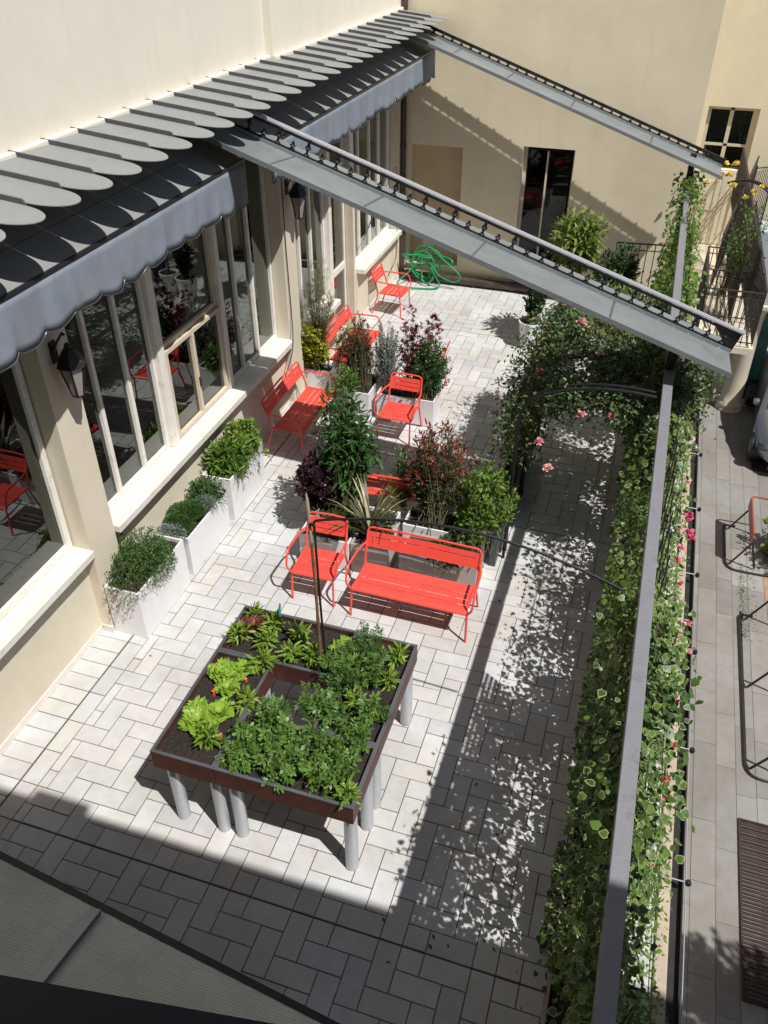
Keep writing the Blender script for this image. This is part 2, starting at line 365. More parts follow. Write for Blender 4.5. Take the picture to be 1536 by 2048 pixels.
def shrub(base, c, r, nb, per, tpl, size, m, parent, tips=.2, up=.4, lean=.5, stem_r=.006, edgef=None, droop=0., names=('foliage', 'stem'), stems=1, shell=.35, stem_mat=None):
    """airy shrub: nb twigs from base into the ellipsoid (c, r), 'per' leaves on each"""
    base = np.array(base, float); lv = Leaves(); st = MB(); P = []; A = []; U = []; SZ = []; E = []; TT = []
    ends = in_ball(nb, c, r, shell); ld = rvec(6); dd = nrm(ends-np.array(c)); q_ = .74+.42*np.clip((dd@ld.T).max(1), 0, 1)**3; ends = np.array(c)+(ends-np.array(c))*q_[:, None]
    for e in ends:
        b = base+np.array([rng.normal()*.03*stems, rng.normal()*.03*stems, 0])
        mid = b*.5+e*.5; mid[:2] = b[:2]+(e[:2]-b[:2])*.3; mid[2] = b[2]+(e[2]-b[2])*.6
        k = 6; ts = np.linspace(0, 1, k); cv = [(1-t)**2*b+2*t*(1-t)*mid+t*t*e for t in ts]
        st.tube(cv, [stem_r*(1-.75*t) for t in ts], 4, cap=False)
        tt = 1-rng.random(per)**1.4*.7; tone = rng.random()*.6
        pts = np.array([(1-t)**2*b+2*t*(1-t)*mid+t*t*e for t in tt]); tan = nrm(np.array([2*(1-t)*(mid-b)+2*t*(e-mid) for t in tt]))
        rd = rvec(per); ax = nrm(tan*lean+rd+np.array([0, 0, up-droop])); P.append(pts+rd*size*.25); A.append(ax)
        U.append(nrm(np.array([0, 0, 1.])+.7*rvec(per))); s_ = size*(.6+.7*rng.random(per)); SZ.append(s_)
        TT.append(np.clip(tone+.4*rng.random(per), 0, 1)); E.append((tt > .9)*(rng.random(per) < .8)*1. if edgef else np.zeros(per))
    lv.add(tpl, np.concatenate(P), np.concatenate(A), np.concatenate(U), np.concatenate(SZ), np.concatenate(TT), np.concatenate(E))
    o = lv.build(names[0], m, parent); s2 = part(names[1], st, stem_mat or M['stem'], parent)
    return o, s2
def mound(c, r, n, tpl, size, m, parent, lumps=7, name='foliage', lift=.3, under=-.15):
    """dense cushion of small leaves with lumps"""
    c = np.array(c, float); r = np.array(r, float); lv = Leaves(); lc = in_ball(lumps, c, r*.55, .4); lr = r*(.45+.25*rng.random((lumps, 1)))
    i = rng.integers(0, lumps, n); d = rvec(n); d[:, 2] = np.abs(d[:, 2])*np.where(rng.random(n) < .8, 1, under*3)
    k = .72+.33*rng.random(n); P = lc[i]+d*k[:, None]*lr[i]; ax = nrm(d+.8*rvec(n)+np.array([0, 0, lift]))
    lv.add(tpl, P, ax, nrm(d+.5*rvec(n)), size*(.6+.8*rng.random(n)), np.clip(rng.random(lumps)[i]*.5+.5*rng.random(n), 0, 1), 0.)
    return lv.build(name, m, parent)

# ================= SETTING =================
U_ = .1846
def pavers():
    """white herringbone pavers over brown grout, one sheet of real slabs"""
    vs = []; fs = []; cols = []
    def slab(x0, x1, y0, y1):
        if x1-x0 < .03 or y1-y0 < .03: return
        g = .0042; x0 += g; x1 -= g; y0 += g; y1 -= g; o = len(vs); e = .0035; z = rng.normal()*.0008
        tx, ty = rng.normal(size=2)*.0009
        for k, (dx, zz) in enumerate(((0, -.012), (0, -.002), (e, 0.))):
            for X, Y in ((x0+dx, y0+dx), (x1-dx, y0+dx), (x1-dx, y1-dx), (x0+dx, y1-dx)):
                vs.append((X, Y, zz+z+(tx if X > x0+.05 else -tx)+(ty if Y > y0+.05 else -ty)))
        for k in (0, 1):
            for j in range(4): fs.append((o+k*4+j, o+k*4+(j+1)%4, o+k*4+4+(j+1)%4, o+k*4+4+j))
        fs.append((o+8, o+9, o+10, o+11))
        t = .56+rng.normal()*.026; w_ = rng.normal()*.007; c = (t-.004+w_, t, t+.004-w_*1.5, 1)
        cols.extend([c]*12)
    XL = -4.62; X0 = -1.567; ys = [-2.48, 3.05, 8.588, 14.12]; ys2 = [3.05, 8.588, 14.12, 16.25]
    for y0, y1 in zip(ys, ys2):
        n = int(round((y1-y0)/U_)); u = (y1-y0)/n
        for j in range(n): slab(-5.0, XL-.006, y0+j*u, y0+(j+1)*u)                    # wall course
        for j in range(0, n, 2): slab(XL+.006, XL+U_, y0+j*u, min(y1, y0+(j+2)*u))   # border course
        xa = XL+U_; xb = 1.05
        i0 = int((xa-X0)/U_)-3; i1 = int((xb-X0)/U_)+3; flip = (y0 < 3)
        for i in range(i0, i1):
            for j in range(-3, n+3):
                s = (i+j-1) % 4
                if s == 0: rx = (X0+i*U_, X0+(i+2)*U_); ry = (j, j+1)
                elif s == 2: rx = (X0+i*U_, X0+(i+1)*U_); ry = (j, j+2)
                else: continue
                if flip: a, b = y1-ry[1]*u, y1-ry[0]*u
                else: a, b = y0+ry[0]*u, y0+ry[1]*u
                slab(max(rx[0], xa), min(rx[1], xb), max(a, y0+(.005 if y0 > 3 else 0)), min(b, y1-.005))
    for i in range(32):
        slab(-5.0+i*U_, -5.0+(i+1)*U_, 16.25, 16.4)
    me = bpy.data.meshes.new('terrace_floor'); me.from_pydata(vs, [], fs)
    a = me.color_attributes.new('tint', 'FLOAT_COLOR', 'POINT'); a.data.foreach_set('color', np.array(cols, float).ravel())
    me.materials.append(M['paver']); me.update(); o = link('terrace_floor', me, None); o['kind'] = 'structure'
pavers()
struct('terrace_base', MB().box(-5.0, 1.055, -2.5, 16.4, -.4, -.007), M['grout'])
def street():
    vs = []; fs = []; cols = []; x = 1.1; row = 0
    while x < 9:
        wd = .262 if row % 3 else .30; y = -3+rng.random()*1.2
        while y < 24:
            l = .9+rng.random()*.5; g = .003; o = len(vs); z = -3.2+rng.normal()*.001
            vs += [(x+g, y+g, z), (x+wd-g, y+g, z), (x+wd-g, y+l-g, z), (x+g, y+l-g, z)]; fs.append((o, o+1, o+2, o+3))
            t = .25+rng.normal()*.022; cols += [(t*1.03, t, t*.94, 1)]*4; y += l
        x += wd; row += 1
    me = bpy.data.meshes.new('street_pavement'); me.from_pydata(vs, [], fs)
    a = me.color_attributes.new('tint', 'FLOAT_COLOR', 'POINT'); a.data.foreach_set('color', np.array(cols, float).ravel())
    me.materials.append(M['street']); me.update(); o = link('street_pavement', me, None); o['kind'] = 'structure'
street()
struct('ground', MB().box(-60, 60, -40, 90, -3.5, -3.206), mat('ground_grout', (.13, .12, .105), .95, var=.2))
struct('brick_paving', MB().box(3.02, 6, 11.9, 12.75, -3.3, -3.192), M['brick'])
# terrace edge wall with coping, gutter, wire on pegs
tw = thing('terrace_wall', 'tan stone terrace edge wall beside the lower street with dark gutter', 'wall', (1.1, 7, 0))
part('wall_body', MB().box(1.055, 1.15, -2.5, 16.4, -3.3, -.012), M['coping'], tw, bevel=.006)
part('coping', MB().box(1.045, 1.135, -2.5, 16.38, -.01, .03), M['coping'], tw, bevel=.008)
part('gutter', MB().box(1.152, 1.245, -2.5, 15.5, -.12, -.06).box(1.236, 1.247, -2.5, 15.5, -.06, -.01), M['gutter'], tw)
lw = thing('edge_cable', 'thin pale wire running along the outer edge of the terrace on pegs', 'cable', (1.25, 7, 0))
part('wire', MB().tube([(1.262+.006*math.sin(y*2), y, -.01-.02*abs(math.sin(y*1.1))) for y in np.linspace(-2, 15.4, 60)], .006, 6), M['wire'], lw)
for i, y in enumerate([2.4, 4.2, 5.57, 6.89, 8.19, 9.55, 10.92, 12.31, 13.7]):
    pin = MB().tube([(1.10, y, .03), (1.10, y, .10), (1.25, y, .10)], .006, 6)
    part('peg', pin, M['wire'], lw); part('knob', MB().lathe([(0, .07), (.02, .073), (.028, .095), (.02, .12), (0, .125)], (1.262, y, 0), 10), M['black'], lw, smooth=True)

# ---- left facade ----
fb = thing('courtyard_building', 'cream plastered building with large windows along the left side of the terrace', 'building', (-5, 8, 0))
w_ = MB()
w_.box(-5.3, -4.98, -1.0, 5.35, -.4, 1.09)            # wall under first windows
w_.box(-5.3, -4.95, 5.77, 10.55, -.4, 1.09)
w_.box(-5.3, -4.95, 10.98, 12.66, -.4, .92)
w_.box(-5.3, -4.95, 13.78, 16.4, -.4, .99)
w_.box(-5.3, -5.03, -1.0, 16.4, 3.95, 4.80)           # lintel zone
w_.box(-6.6, -6.5, -1, 16.4, -.4, 9)                  # room back wall
part('wall', w_, M['plaster'], fb)
part('upper_wall', MB().box(-5.3, -5.0, -1.0, 10.75, 4.80, 12).box(-5.3, -4.90, 10.75, 16.4, 4.80, 12), M['plaster_up'], fb)
part('plaster_moulding', MB().box(-5.0, -4.93, -1.0, 10.75, 4.84, 4.91).box(-4.9, -4.84, 10.75, 16.4, 4.84, 4.91), M['plaster_up'], fb, bevel=.01)
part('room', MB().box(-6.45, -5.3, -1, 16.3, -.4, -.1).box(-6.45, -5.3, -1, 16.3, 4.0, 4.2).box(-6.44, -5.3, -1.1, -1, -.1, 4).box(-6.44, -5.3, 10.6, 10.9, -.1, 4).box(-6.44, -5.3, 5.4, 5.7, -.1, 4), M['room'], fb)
for y0, y1, xf in ((5.35, 5.77, -4.86), (10.55, 11.0, -4.86), (16.15, 16.4, -4.88)):
    part('pilaster', MB().box(-5.3, xf, y0, y1, -.4, 4.80), M['plaster'], fb)
    part('plinth', MB().box(-4.99, xf+.012, y0-.012, y1+.012, 0.0, .09), M['marble'], fb)
part('skirting', MB().box(-4.99, -4.968, -1, 5.33, 0, .085), M['marble'], fb)
part('skirting', MB().box(-4.96, -4.938, 5.79, 10.52, 0, .085), M['marble'], fb)
part('skirting', MB().box(-4.96, -4.938, 13.8, 16.1, 0, .085), M['marble'], fb)
def sill(x, y0, y1, z): part('sill', MB().box(-5.14, x, y0, y1, z-.085, z), M['marble'], fb, bevel=.006)
sill(-4.82, -1, 5.347, 1.175); sill(-4.79, 5.775, 10.545, 1.175); sill(-4.80, 11.05, 12.6, 1.0); sill(-4.78, 13.82, 16.12, 1.07)
def window(y0, y1, z0, z1, muls, x=-5.10, fw=.055, mf=None, trans=None, name='window'):
    """glazed bay on the facade: outer frame, mullions at muls, one pane per light"""
    f = MB(); f.box(x-.03, x+.045, y0, y0+fw, z0, z1).box(x-.03, x+.045, y1-fw, y1, z0, z1)
    f.box(x-.028, x+.043, y0+fw, y1-fw, z0, z0+fw).box(x-.028, x+.043, y0+fw, y1-fw, z1-fw, z1)
    for my in muls: f.box(x-.026, x+.046, my-fw/2, my+fw/2, z0+fw, z1-fw)
    if trans: f.box(x-.024, x+.040, y0+fw, y1-fw, trans-.03, trans+.03)
    o = part(name, f, mf or M['white_paint'], fb, bevel=.004)
    ed = [y0+fw]+sum([[m_-fw/2, m_+fw/2] for m_ in muls], [])+[y1-fw]
    for a, b in zip(ed[::2], ed[1::2]):
        part('pane', MB().box(x-.004, x+.004, a+.001, b-.001, z0+fw+.001, z1-fw-.001), M['glass'], o)
    return o
ZT = 3.95
window(-.9, 5.33, 1.18, ZT, [1.2, 2.6, 3.3, 4.18], fw=.07)
window(5.79, 7.33, 1.18, ZT, [6.27, 6.80])
part('post', MB().box(-5.14, -5.00, 7.335, 7.42, 1.18, ZT).box(-5.14, -5.02, 7.425, 7.50, 1.18, ZT).box(-5.14, -5.00, 8.88, 8.97, 1.18, ZT), M['white_paint'], fb, bevel=.006)
window(7.505, 8.875, 2.36, ZT, [], x=-5.11, mf=M['sash'])
s2 = window(7.505, 8.875, 1.19, 2.35, [8.15], x=-5.07, mf=M['sash'])
part('handle', MB().box(-5.02, -5.0, 8.14, 8.16, 1.6, 1.72), M['cable'], s2)
window(8.975, 10.54, 1.18, ZT, [9.42, 9.92])
window(11.02, 12.62, 1.0, ZT, [11.58, 12.05])
part('post', MB().box(-5.14, -4.97, 12.625, 12.75, -.0, ZT).box(-5.14, -4.95, 13.62, 13.80, -.0, ZT), M['white_paint'], fb, bevel=.006)
d = part('door', MB().box(-5.10, -5.05, 12.76, 12.84, .01, 2.9).box(-5.10, -5.05, 13.5, 13.6, .01, 2.9).box(-5.10, -5.05, 12.84, 13.5, .01, .2).box(-5.10, -5.05, 12.84, 13.5, 1.2, 1.32).box(-5.10, -5.05, 12.84, 13.5, 2.8, 2.9), M['white_paint'], fb, bevel=.004)
part('pane', MB().box(-5.08, -5.07, 12.84, 13.5, .2, 1.2).box(-5.08, -5.07, 12.84, 13.5, 1.32, 2.8), M['glass'], d)
part('door_edge', MB().box(-5.04, -4.9, 13.55, 13.60, .02, 2.9), M['sash'], fb)
window(12.76, 13.6, 2.92, ZT, [])
window(13.82, 16.1, 1.07, ZT, [14.35, 14.95, 15.5])
for y0 in (.4, 7.6, 11.2, 14.2):
    mb = MB(); n = 26
    for i in range(n):
        ya = y0+i*.05; mb.box(-5.62+.03*math.sin(i*1.9), -5.60+.03*math.sin(i*1.9), ya, ya+.049, .6, 3.9)
    part('curtain', mb, M['curtain'], fb)
# cable down the second pillar and the near pillar
for pts, lb in (([(-4.84, 10.62, 3.9), (-4.84, 10.6, 2.6), (-4.84, 10.64, 1.5), (-4.78, 10.5, 1.19), (-4.77, 10.4, 1.0), (-4.8, 10.1, .7), (-4.86, 10.2, .45), (-4.9, 10.6, .5)], 'black cable hanging down the middle pillar beside the wall lantern'),
                ([(-4.82, 13.84, 1.6), (-4.84, 15.9, 2.4), (-4.84, 16.0, 1.4), (-4.86, 16.0, .5), (-4.9, 15.6, .3)], 'thin cord hanging under the far window sill near the corner')):
    tag(part('hanging_cable', MB().tube(smooth_pts(pts, .2), .008, 6), M['cable']), lb, 'cable')
# ---- wall lanterns ----
def lantern(loc, label):
    t = thing('wall_lantern', label, 'wall lamp', loc, 0, 'wall lanterns on the pillars')
    part('bracket', MB().tube([(-.16, 0, .10), (-.10, 0, .2), (-.02, 0, .30), (0, 0, .28)], .012, 8).box(-.165, -.15, -.04, .04, 0, .2), M['black'], t, local=True)
    part('roof', MB().lathe([(.14, 0), (.12, .05), (.05, .15), (.03, .16), (.03, .19), (.0, .22)], (0, 0, 0), 6), M['black'], t, local=True)
    f = MB()
    for k in range(6):
        a = math.pi/3*k; f.tube([(.115*math.cos(a), .115*math.sin(a), 0), (.055*math.cos(a), .055*math.sin(a), -.30)], .007, 4)
    f.lathe([(.12, -.0), (.12, .015), (.10, .02)], (0, 0, -.01), 6).lathe([(0, -.32), (.055, -.31), (.06, -.295)], (0, 0, 0), 6)
    part('cage', f, M['black'], t, local=True)
    part('glass', MB().lathe([(.052, -.295), (.11, -.005)], (0, 0, 0), 6), M['lampglass'], t, local=True)
    return t
l0 = lantern((-4.69, 5.54, 3.2), 'black hexagonal wall lantern on the near cream pillar under the awning')
dup(l0, (-4.69, 10.79, 3.22), 0, 'black hexagonal wall lantern on the far pillar seen above the sloping gutter arm')

# ---- back wall ----
bw = thing('back_building', 'tall ochre plastered end wall with bricked niche and dark doorway', 'building', (-2, 16.4, 0))
holes = [(-4.72, -3.68, .36, 2.64), (-2.53, -1.58, .02, 2.75)]
b = MB(); X1 = .46; zt = 12.
b.box(-5.3, holes[0][0], 16.4, 16.7, -.4, zt).box(holes[0][0], holes[0][1], 16.4, 16.7, -.4, holes[0][2]).box(holes[0][0], holes[0][1], 16.4, 16.7, holes[0][3], zt)
b.box(holes[0][1], holes[1][0], 16.4, 16.7, -.4, zt).box(holes[1][0], holes[1][1], 16.4, 16.7, holes[1][3], zt).box(holes[1][0], holes[1][1], 16.4, 16.7, -.4, holes[1][2])
b.box(holes[1][1], X1, 16.4, 16.7, -.4, zt).box(X1-.3, X1, 16.7, 20.5, -.4, zt)
part('wall', b, M['plaster_back'], bw)
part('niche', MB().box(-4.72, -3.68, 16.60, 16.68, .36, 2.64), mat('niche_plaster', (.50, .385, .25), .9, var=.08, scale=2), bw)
part('niche_sill', MB().box(-4.74, -3.66, 16.36, 16.60, .31, .358), M['marble'], bw, bevel=.005)
dr = part('doorway_frame', MB().box(-2.53, -2.47, 16.55, 16.62, .02, 2.75).box(-1.61, -1.58, 16.55, 16.62, .02, 2.75).box(-2.46, -1.65, 16.55, 16.62, 2.72, 2.75).box(-2.1, -2.07, 16.55, 16.61, .02, 2.66).box(-2.46, -2.1, 16.56, 16.60, .62, .68), M['deco'], bw)
part('pane', MB().box(-2.46, -2.1, 16.575, 16.585, .68, 2.66).box(-2.05, -1.65, 16.575, 16.585, .02, 2.66).box(-2.46, -2.1, 16.575, 16.585, .02, .62), M['glassdim'], dr)
part('curtain', MB().box(-2.45, -1.66, 16.68, 16.69, .02, 2.6), M['curtain'], bw)
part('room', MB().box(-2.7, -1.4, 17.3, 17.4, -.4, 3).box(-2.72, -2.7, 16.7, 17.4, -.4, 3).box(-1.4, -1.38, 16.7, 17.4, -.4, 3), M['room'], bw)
dp = MB().tube([(-4.83, 16.30, 12), (-4.83, 16.30, .05)], .055, 12)
for z in (.9, 2.6, 5.2): dp.tube([(-4.83, 16.30, z), (-4.83, 16.30, z+.05)], .068, 12)
tag(part('downpipe', dp, M['pipe'], smooth=True), 'brown metal downpipe in the corner between the two building walls', 'pipe')
fp = MB().tube([(-4.8, 16.27, .11), (-1.5, 16.27, .11)], .085, 14)
for x in (-4.2, -3.3, -2.5): fp.tube([(x, 16.27, .11), (x+.05, 16.27, .11)], .097, 14)
tag(part('floor_pipe', fp, M['pipe'], smooth=True), 'thick brown horizontal pipe lying at the foot of the back wall', 'pipe')

# building beyond, behind the balcony
rb = thing('rear_building', 'cream building beyond the balcony with twin casement window and panelled door', 'building', (2, 20.5, 0))
r_ = MB(); r_.box(.3, .69, 20.5, 20.8, 0, 9).box(.69, 1.72, 20.5, 20.8, 2.87, 9).box(1.72, 6, 20.5, 20.8, 0, 9).box(.69, 1.72, 20.5, 20.8, 0, 1.62)
part('wall', r_, M['plaster_back'], rb)
wf = part('window', MB().box(.69, .76, 20.62, 20.7, 1.62, 2.87).box(1.60, 1.72, 20.58, 20.7, 1.62, 2.87).box(1.14, 1.22, 20.62, 20.7, 1.62, 2.87).box(.76, 1.60, 20.62, 20.69, 2.80, 2.87).box(.76, 1.60, 20.62, 20.69, 2.08, 2.13), M['sash'], rb)
part('pane', MB().box(.76, 1.14, 20.65, 20.66, 1.62, 2.8).box(1.22, 1.60, 20.65, 20.66, 1.62, 2.8), M['glass'], wf)
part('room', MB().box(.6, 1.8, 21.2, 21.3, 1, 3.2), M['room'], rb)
pd = part('panelled_door', MB().box(.68, 1.42, 20.46, 20.5, 0, 1.58), M['deco'], rb)
part('door_panel', MB().box(.76, 1.30, 20.44, 20.46, .75, 1.40), M['deco'], pd, bevel=.01)
# portico on the right at street level
pt = thing('portico', 'pale blue grey rendered wall block above a street level glass door', 'building', (3, 19, -3.2))
part('architrave', MB().box(2.12, 7, 18.55, 19.3, -.55, .98), M['paleblue'], pt, bevel=.02)
part('cornice', MB().box(2.02, 7, 18.45, 19.3, -.66, -.55), M['stone'], pt, bevel=.02)
part('wall', MB().box(1.15, 1.42, 19.3, 19.5, -3.3, -.2).box(2.05, 2.35, 19.3, 19.5, -3.3, -.6).box(1.42, 2.05, 19.3, 19.5, -1.0, -.2), M['stone'], pt)
gd = part('glass_door', MB().box(1.42, 1.48, 19.34, 19.4, -3.2, -1).box(1.99, 2.05, 19.34, 19.4, -3.2, -1).box(1.48, 1.99, 19.34, 19.4, -3.2, -3.05), M['slate'], pt)
part('pane', MB().box(1.48, 1.99, 19.36, 19.37, -3.05, -1), M['glass'], gd)
part('curtain', MB().box(1.5, 1.75, 19.5, 19.52, -3, -1), mat('pale_teal', (.25, .42, .42), .8), gd)
tc_ = MB()
for i in range(14): tc_.box(2.75+i*.30, 3.0+i*.30, 19.2+.03*(i % 2), 19.24+.03*(i % 2), -3.2, -.68)
part('teal_shutter', tc_, M['teal'], pt)
cl = tag(part('stone_column', MB().lathe([(.30, 0), (.30, .06), (.275, .09), (.295, .13), (.29, .18), (.245, .23), (.235, .5), (.21, 2.25), (.23, 2.28), (.21, 2.32), (.28, 2.50), (.30, 2.52), (.30, 2.54)], (2.48, 18.80, -3.2), 32), M['stone'], smooth=True), 'smooth cream stone column with moulded base standing by the street', 'column')
struct('door_step', MB().box(1.15, 2.9, 18.95, 19.3, -3.3, -3.12), M['stone'], bevel=.01)

# ---- balcony with iron railings ----
bl = thing('balcony', 'tiled balcony walkway with iron railings beyond the terrace corner', 'balcony', (1.5, 15, 0))
part('floor_slab', MB().box(.47, 2.12, 15.0, 20.5, -.14, -.02), M['plaster'], bl)
def railing(parent, a, b, h, n, z0=0., twist=True):
    a = Vector(a); b = Vector(b); r = MB(); r.obox(a+Vector((0,0,h)), b+Vector((0,0,h)), .035, .018); r.obox(a+Vector((0,0,.08)), b+Vector((0,0,.08)), .025, .015); r.obox(a+Vector((0,0,h-.12)), b+Vector((0,0,h-.12)), .02, .012)
    for i in range(n+1):
        p = a.lerp(b, i/n); r.tube([p+Vector((0,0,.03)), p+Vector((0,0,h))], .009, 5)
        if twist: r.lathe([(.009, 0), (.022, .025), (.009, .05)], tuple(p+Vector((0,0,h*.5))), 6)
    return part('railing', r, M['rust'], parent)
railing(bl, (1.12, 15.02, 0), (2.08, 15.02, 0), 1.0, 10); railing(bl, (2.08, 15.02, 0), (2.08, 20.4, 0), 1.05, 60)
railing(bl, (1.70, 15.9, 0), (1.70, 20.4, 0), 1.5, 44); railing(bl, (1.12, 17.2, 0), (2.05, 17.2, 0), 1.0, 9); railing(bl, (1.12, 16.1, 0), (2.05, 16.1, 0), .95, 9)
railing(bl, (1.12, 15.02, 0), (1.12, 17.2, 0), 1.0, 18)
railing(bl, (2.0, 15.3, .1), (1.55, 20.3, 1.0), 1.15, 60); railing(bl, (1.35, 17.4, .1), (1.9, 20.3, .9), 1.1, 34)
sg = thing('iron_gate', 'tall narrow black iron gate leaf beside the rear window', 'gate', (2.05, 18.5, 0))
g_ = MB(); g_.obox((1.7, 18.0, .1), (1.7, 18.0, 2.35), .03, .03, (0,1,0)).obox((2.1, 18.7, .1), (2.1, 18.7, 2.25), .03, .03, (0,1,0)).obox((1.7, 18.0, 2.3), (2.1, 18.7, 2.2), .02, .02).obox((1.7, 18.0, 1.2), (2.1, 18.7, 1.2), .02, .02)
for i in range(1, 10): p = Vector((1.7, 18.0, 0)).lerp(Vector((2.1, 18.7, 0)), i/10); g_.tube([p+Vector((0,0,.1)), p+Vector((0,0,2.24))], .007, 5)
part('gate_leaf', g_, M['rust'], sg)
# iron stair rail at the back of the terrace
sr = thing('stair_railing', 'black iron railing by the back wall behind the dark shrub', 'railing', (-.2, 15.6, 0))
railing(sr, (-.55, 15.7, .35), (.4, 15.5, .45), 1.05, 7)

# ================= AWNINGS =================
def canopy(y0, y1, label):
    """upper canopy of scalloped fibre panels fixed to the wall"""
    t = thing('scalloped_canopy', label, 'canopy', (-5, (y0+y1)/2, 4.9))
    p = .4215; n = int(round((y1-y0)/p))
    for i in range(n):
        ya = y0+i*p; mb = MB(); k = 12; wl = -4.91 if ya > 10.5 else -5.0
        W = p*.985; xs_ = -4.24; out = [(wl, 0), (xs_, 0)]+[(xs_+.27*math.sin(math.pi*j/(2*k)), W/2-W/2*math.cos(math.pi*j/(2*k))) for j in range(1, k)]
        out += [(xs_+.27, W/2)]+[(xs_+.27*math.cos(math.pi*j/(2*k)), W/2+W/2*math.sin(math.pi*j/(2*k))) for j in range(1, k)]+[(xs_, W), (wl, W)]
        f = lambda x, y, d: (x, ya+y, 4.875-.11*(x+5)+.02*(1-y/p)+d)
        kk = len(out); mb.add([f(x, y, 0) for x, y in out]+[f(x, y, .006) for x, y in out], [tuple(reversed(range(kk))), tuple(range(kk, 2*kk))]+[(q, (q+1) % kk, kk+(q+1) % kk, kk+q) for q in range(kk)])
        o = part('canopy_panel', mb, M['fibre'], t)
        part('panel_rib', MB().add([f(wl, -.006, -.012), f(-4.23, -.006, -.012), f(-4.23, .012, -.012), f(wl, .012, -.012), f(wl, -.006, .022), f(-4.27, -.006, .024), f(-4.27, .012, .024), f(wl, .012, .022)],
             [(0,3,2,1),(4,5,6,7),(0,1,5,4),(1,2,6,5),(2,3,7,6),(3,0,4,7)]), M['ribm'], o)
    return t
canopy(-.95, 10.43, 'long run of overlapping grey scalloped canopy panels on the nearer wall')
canopy(10.432, 16.33, 'short far run of grey scalloped canopy panels reaching the corner')
def awning(y0, y1, label):
    t = thing('retractable_awning', label, 'awning', (-4.6, (y0+y1)/2, 4.3), 0, 'awnings along the facade')
    part('cover_sheet', MB().add([(-5.02, y0, 4.62), (-4.27, y0, 4.285), (-4.27, y1, 4.285), (-5.02, y1, 4.62), (-5.02, y0, 4.56), (-4.27, y0, 4.235), (-4.27, y1, 4.235), (-5.02, y1, 4.56)],
        [(0,1,2,3),(7,6,5,4),(0,4,5,1),(1,5,6,2),(2,6,7,3),(3,7,4,0)]), M['awn'], t)
    part('front_bar', MB().obox((-4.255, y0, 4.28), (-4.255, y1, 4.28), .03, .03).obox((-4.6, y0+.01, 4.40), (-4.6, y1-.01, 4.40), .05, .05), M['cardark'], t)
    n = int((y1-y0)/.015); vs = []; fs = []
    for i in range(n+1):
        y = y0+(y1-y0)*i/n; fx = .012*math.sin(y*9)+.008*math.sin(y*23); lob = abs(math.sin(math.pi*(y-4.845)/.362))**.55
        zb = 3.90-(.065+.02*math.sin(y*3.3))*lob+.008*math.sin(y*5)
        for k in range(7):
            s = k/6; vs.append((-4.245+fx*s+.005*math.sin(y*17.4)*s*s, y, 4.275+(zb-4.275)*s))
    for i in range(n):
        for k in range(6): fs.append((i*7+k, i*7+k+1, (i+1)*7+k+1, (i+1)*7+k))
    o = part('valance', MB().add(vs, fs), M['valance'], t, smooth=True)
    sm = o.modifiers.new('solid', 'SOLIDIFY'); sm.thickness = .003
    hm = MB(); pts = [(vs[i*7+6][0]+.002, vs[i*7+6][1], vs[i*7+6][2]) for i in range(0, n+1, 1)]
    hm.tube(pts, .004, 4); part('hem', hm, M['slate'], t)
    part('end_cap', MB().box(-4.30, -4.23, y0-.004, y0, 4.02, 4.33), M['valance'], t)
    return t
awning(-.9, 8.41, 'blue grey awning with wavy valance over the nearer windows')
awning(9.05, 16.25, 'blue grey awning with ragged valance beyond the sloping gutter arm')

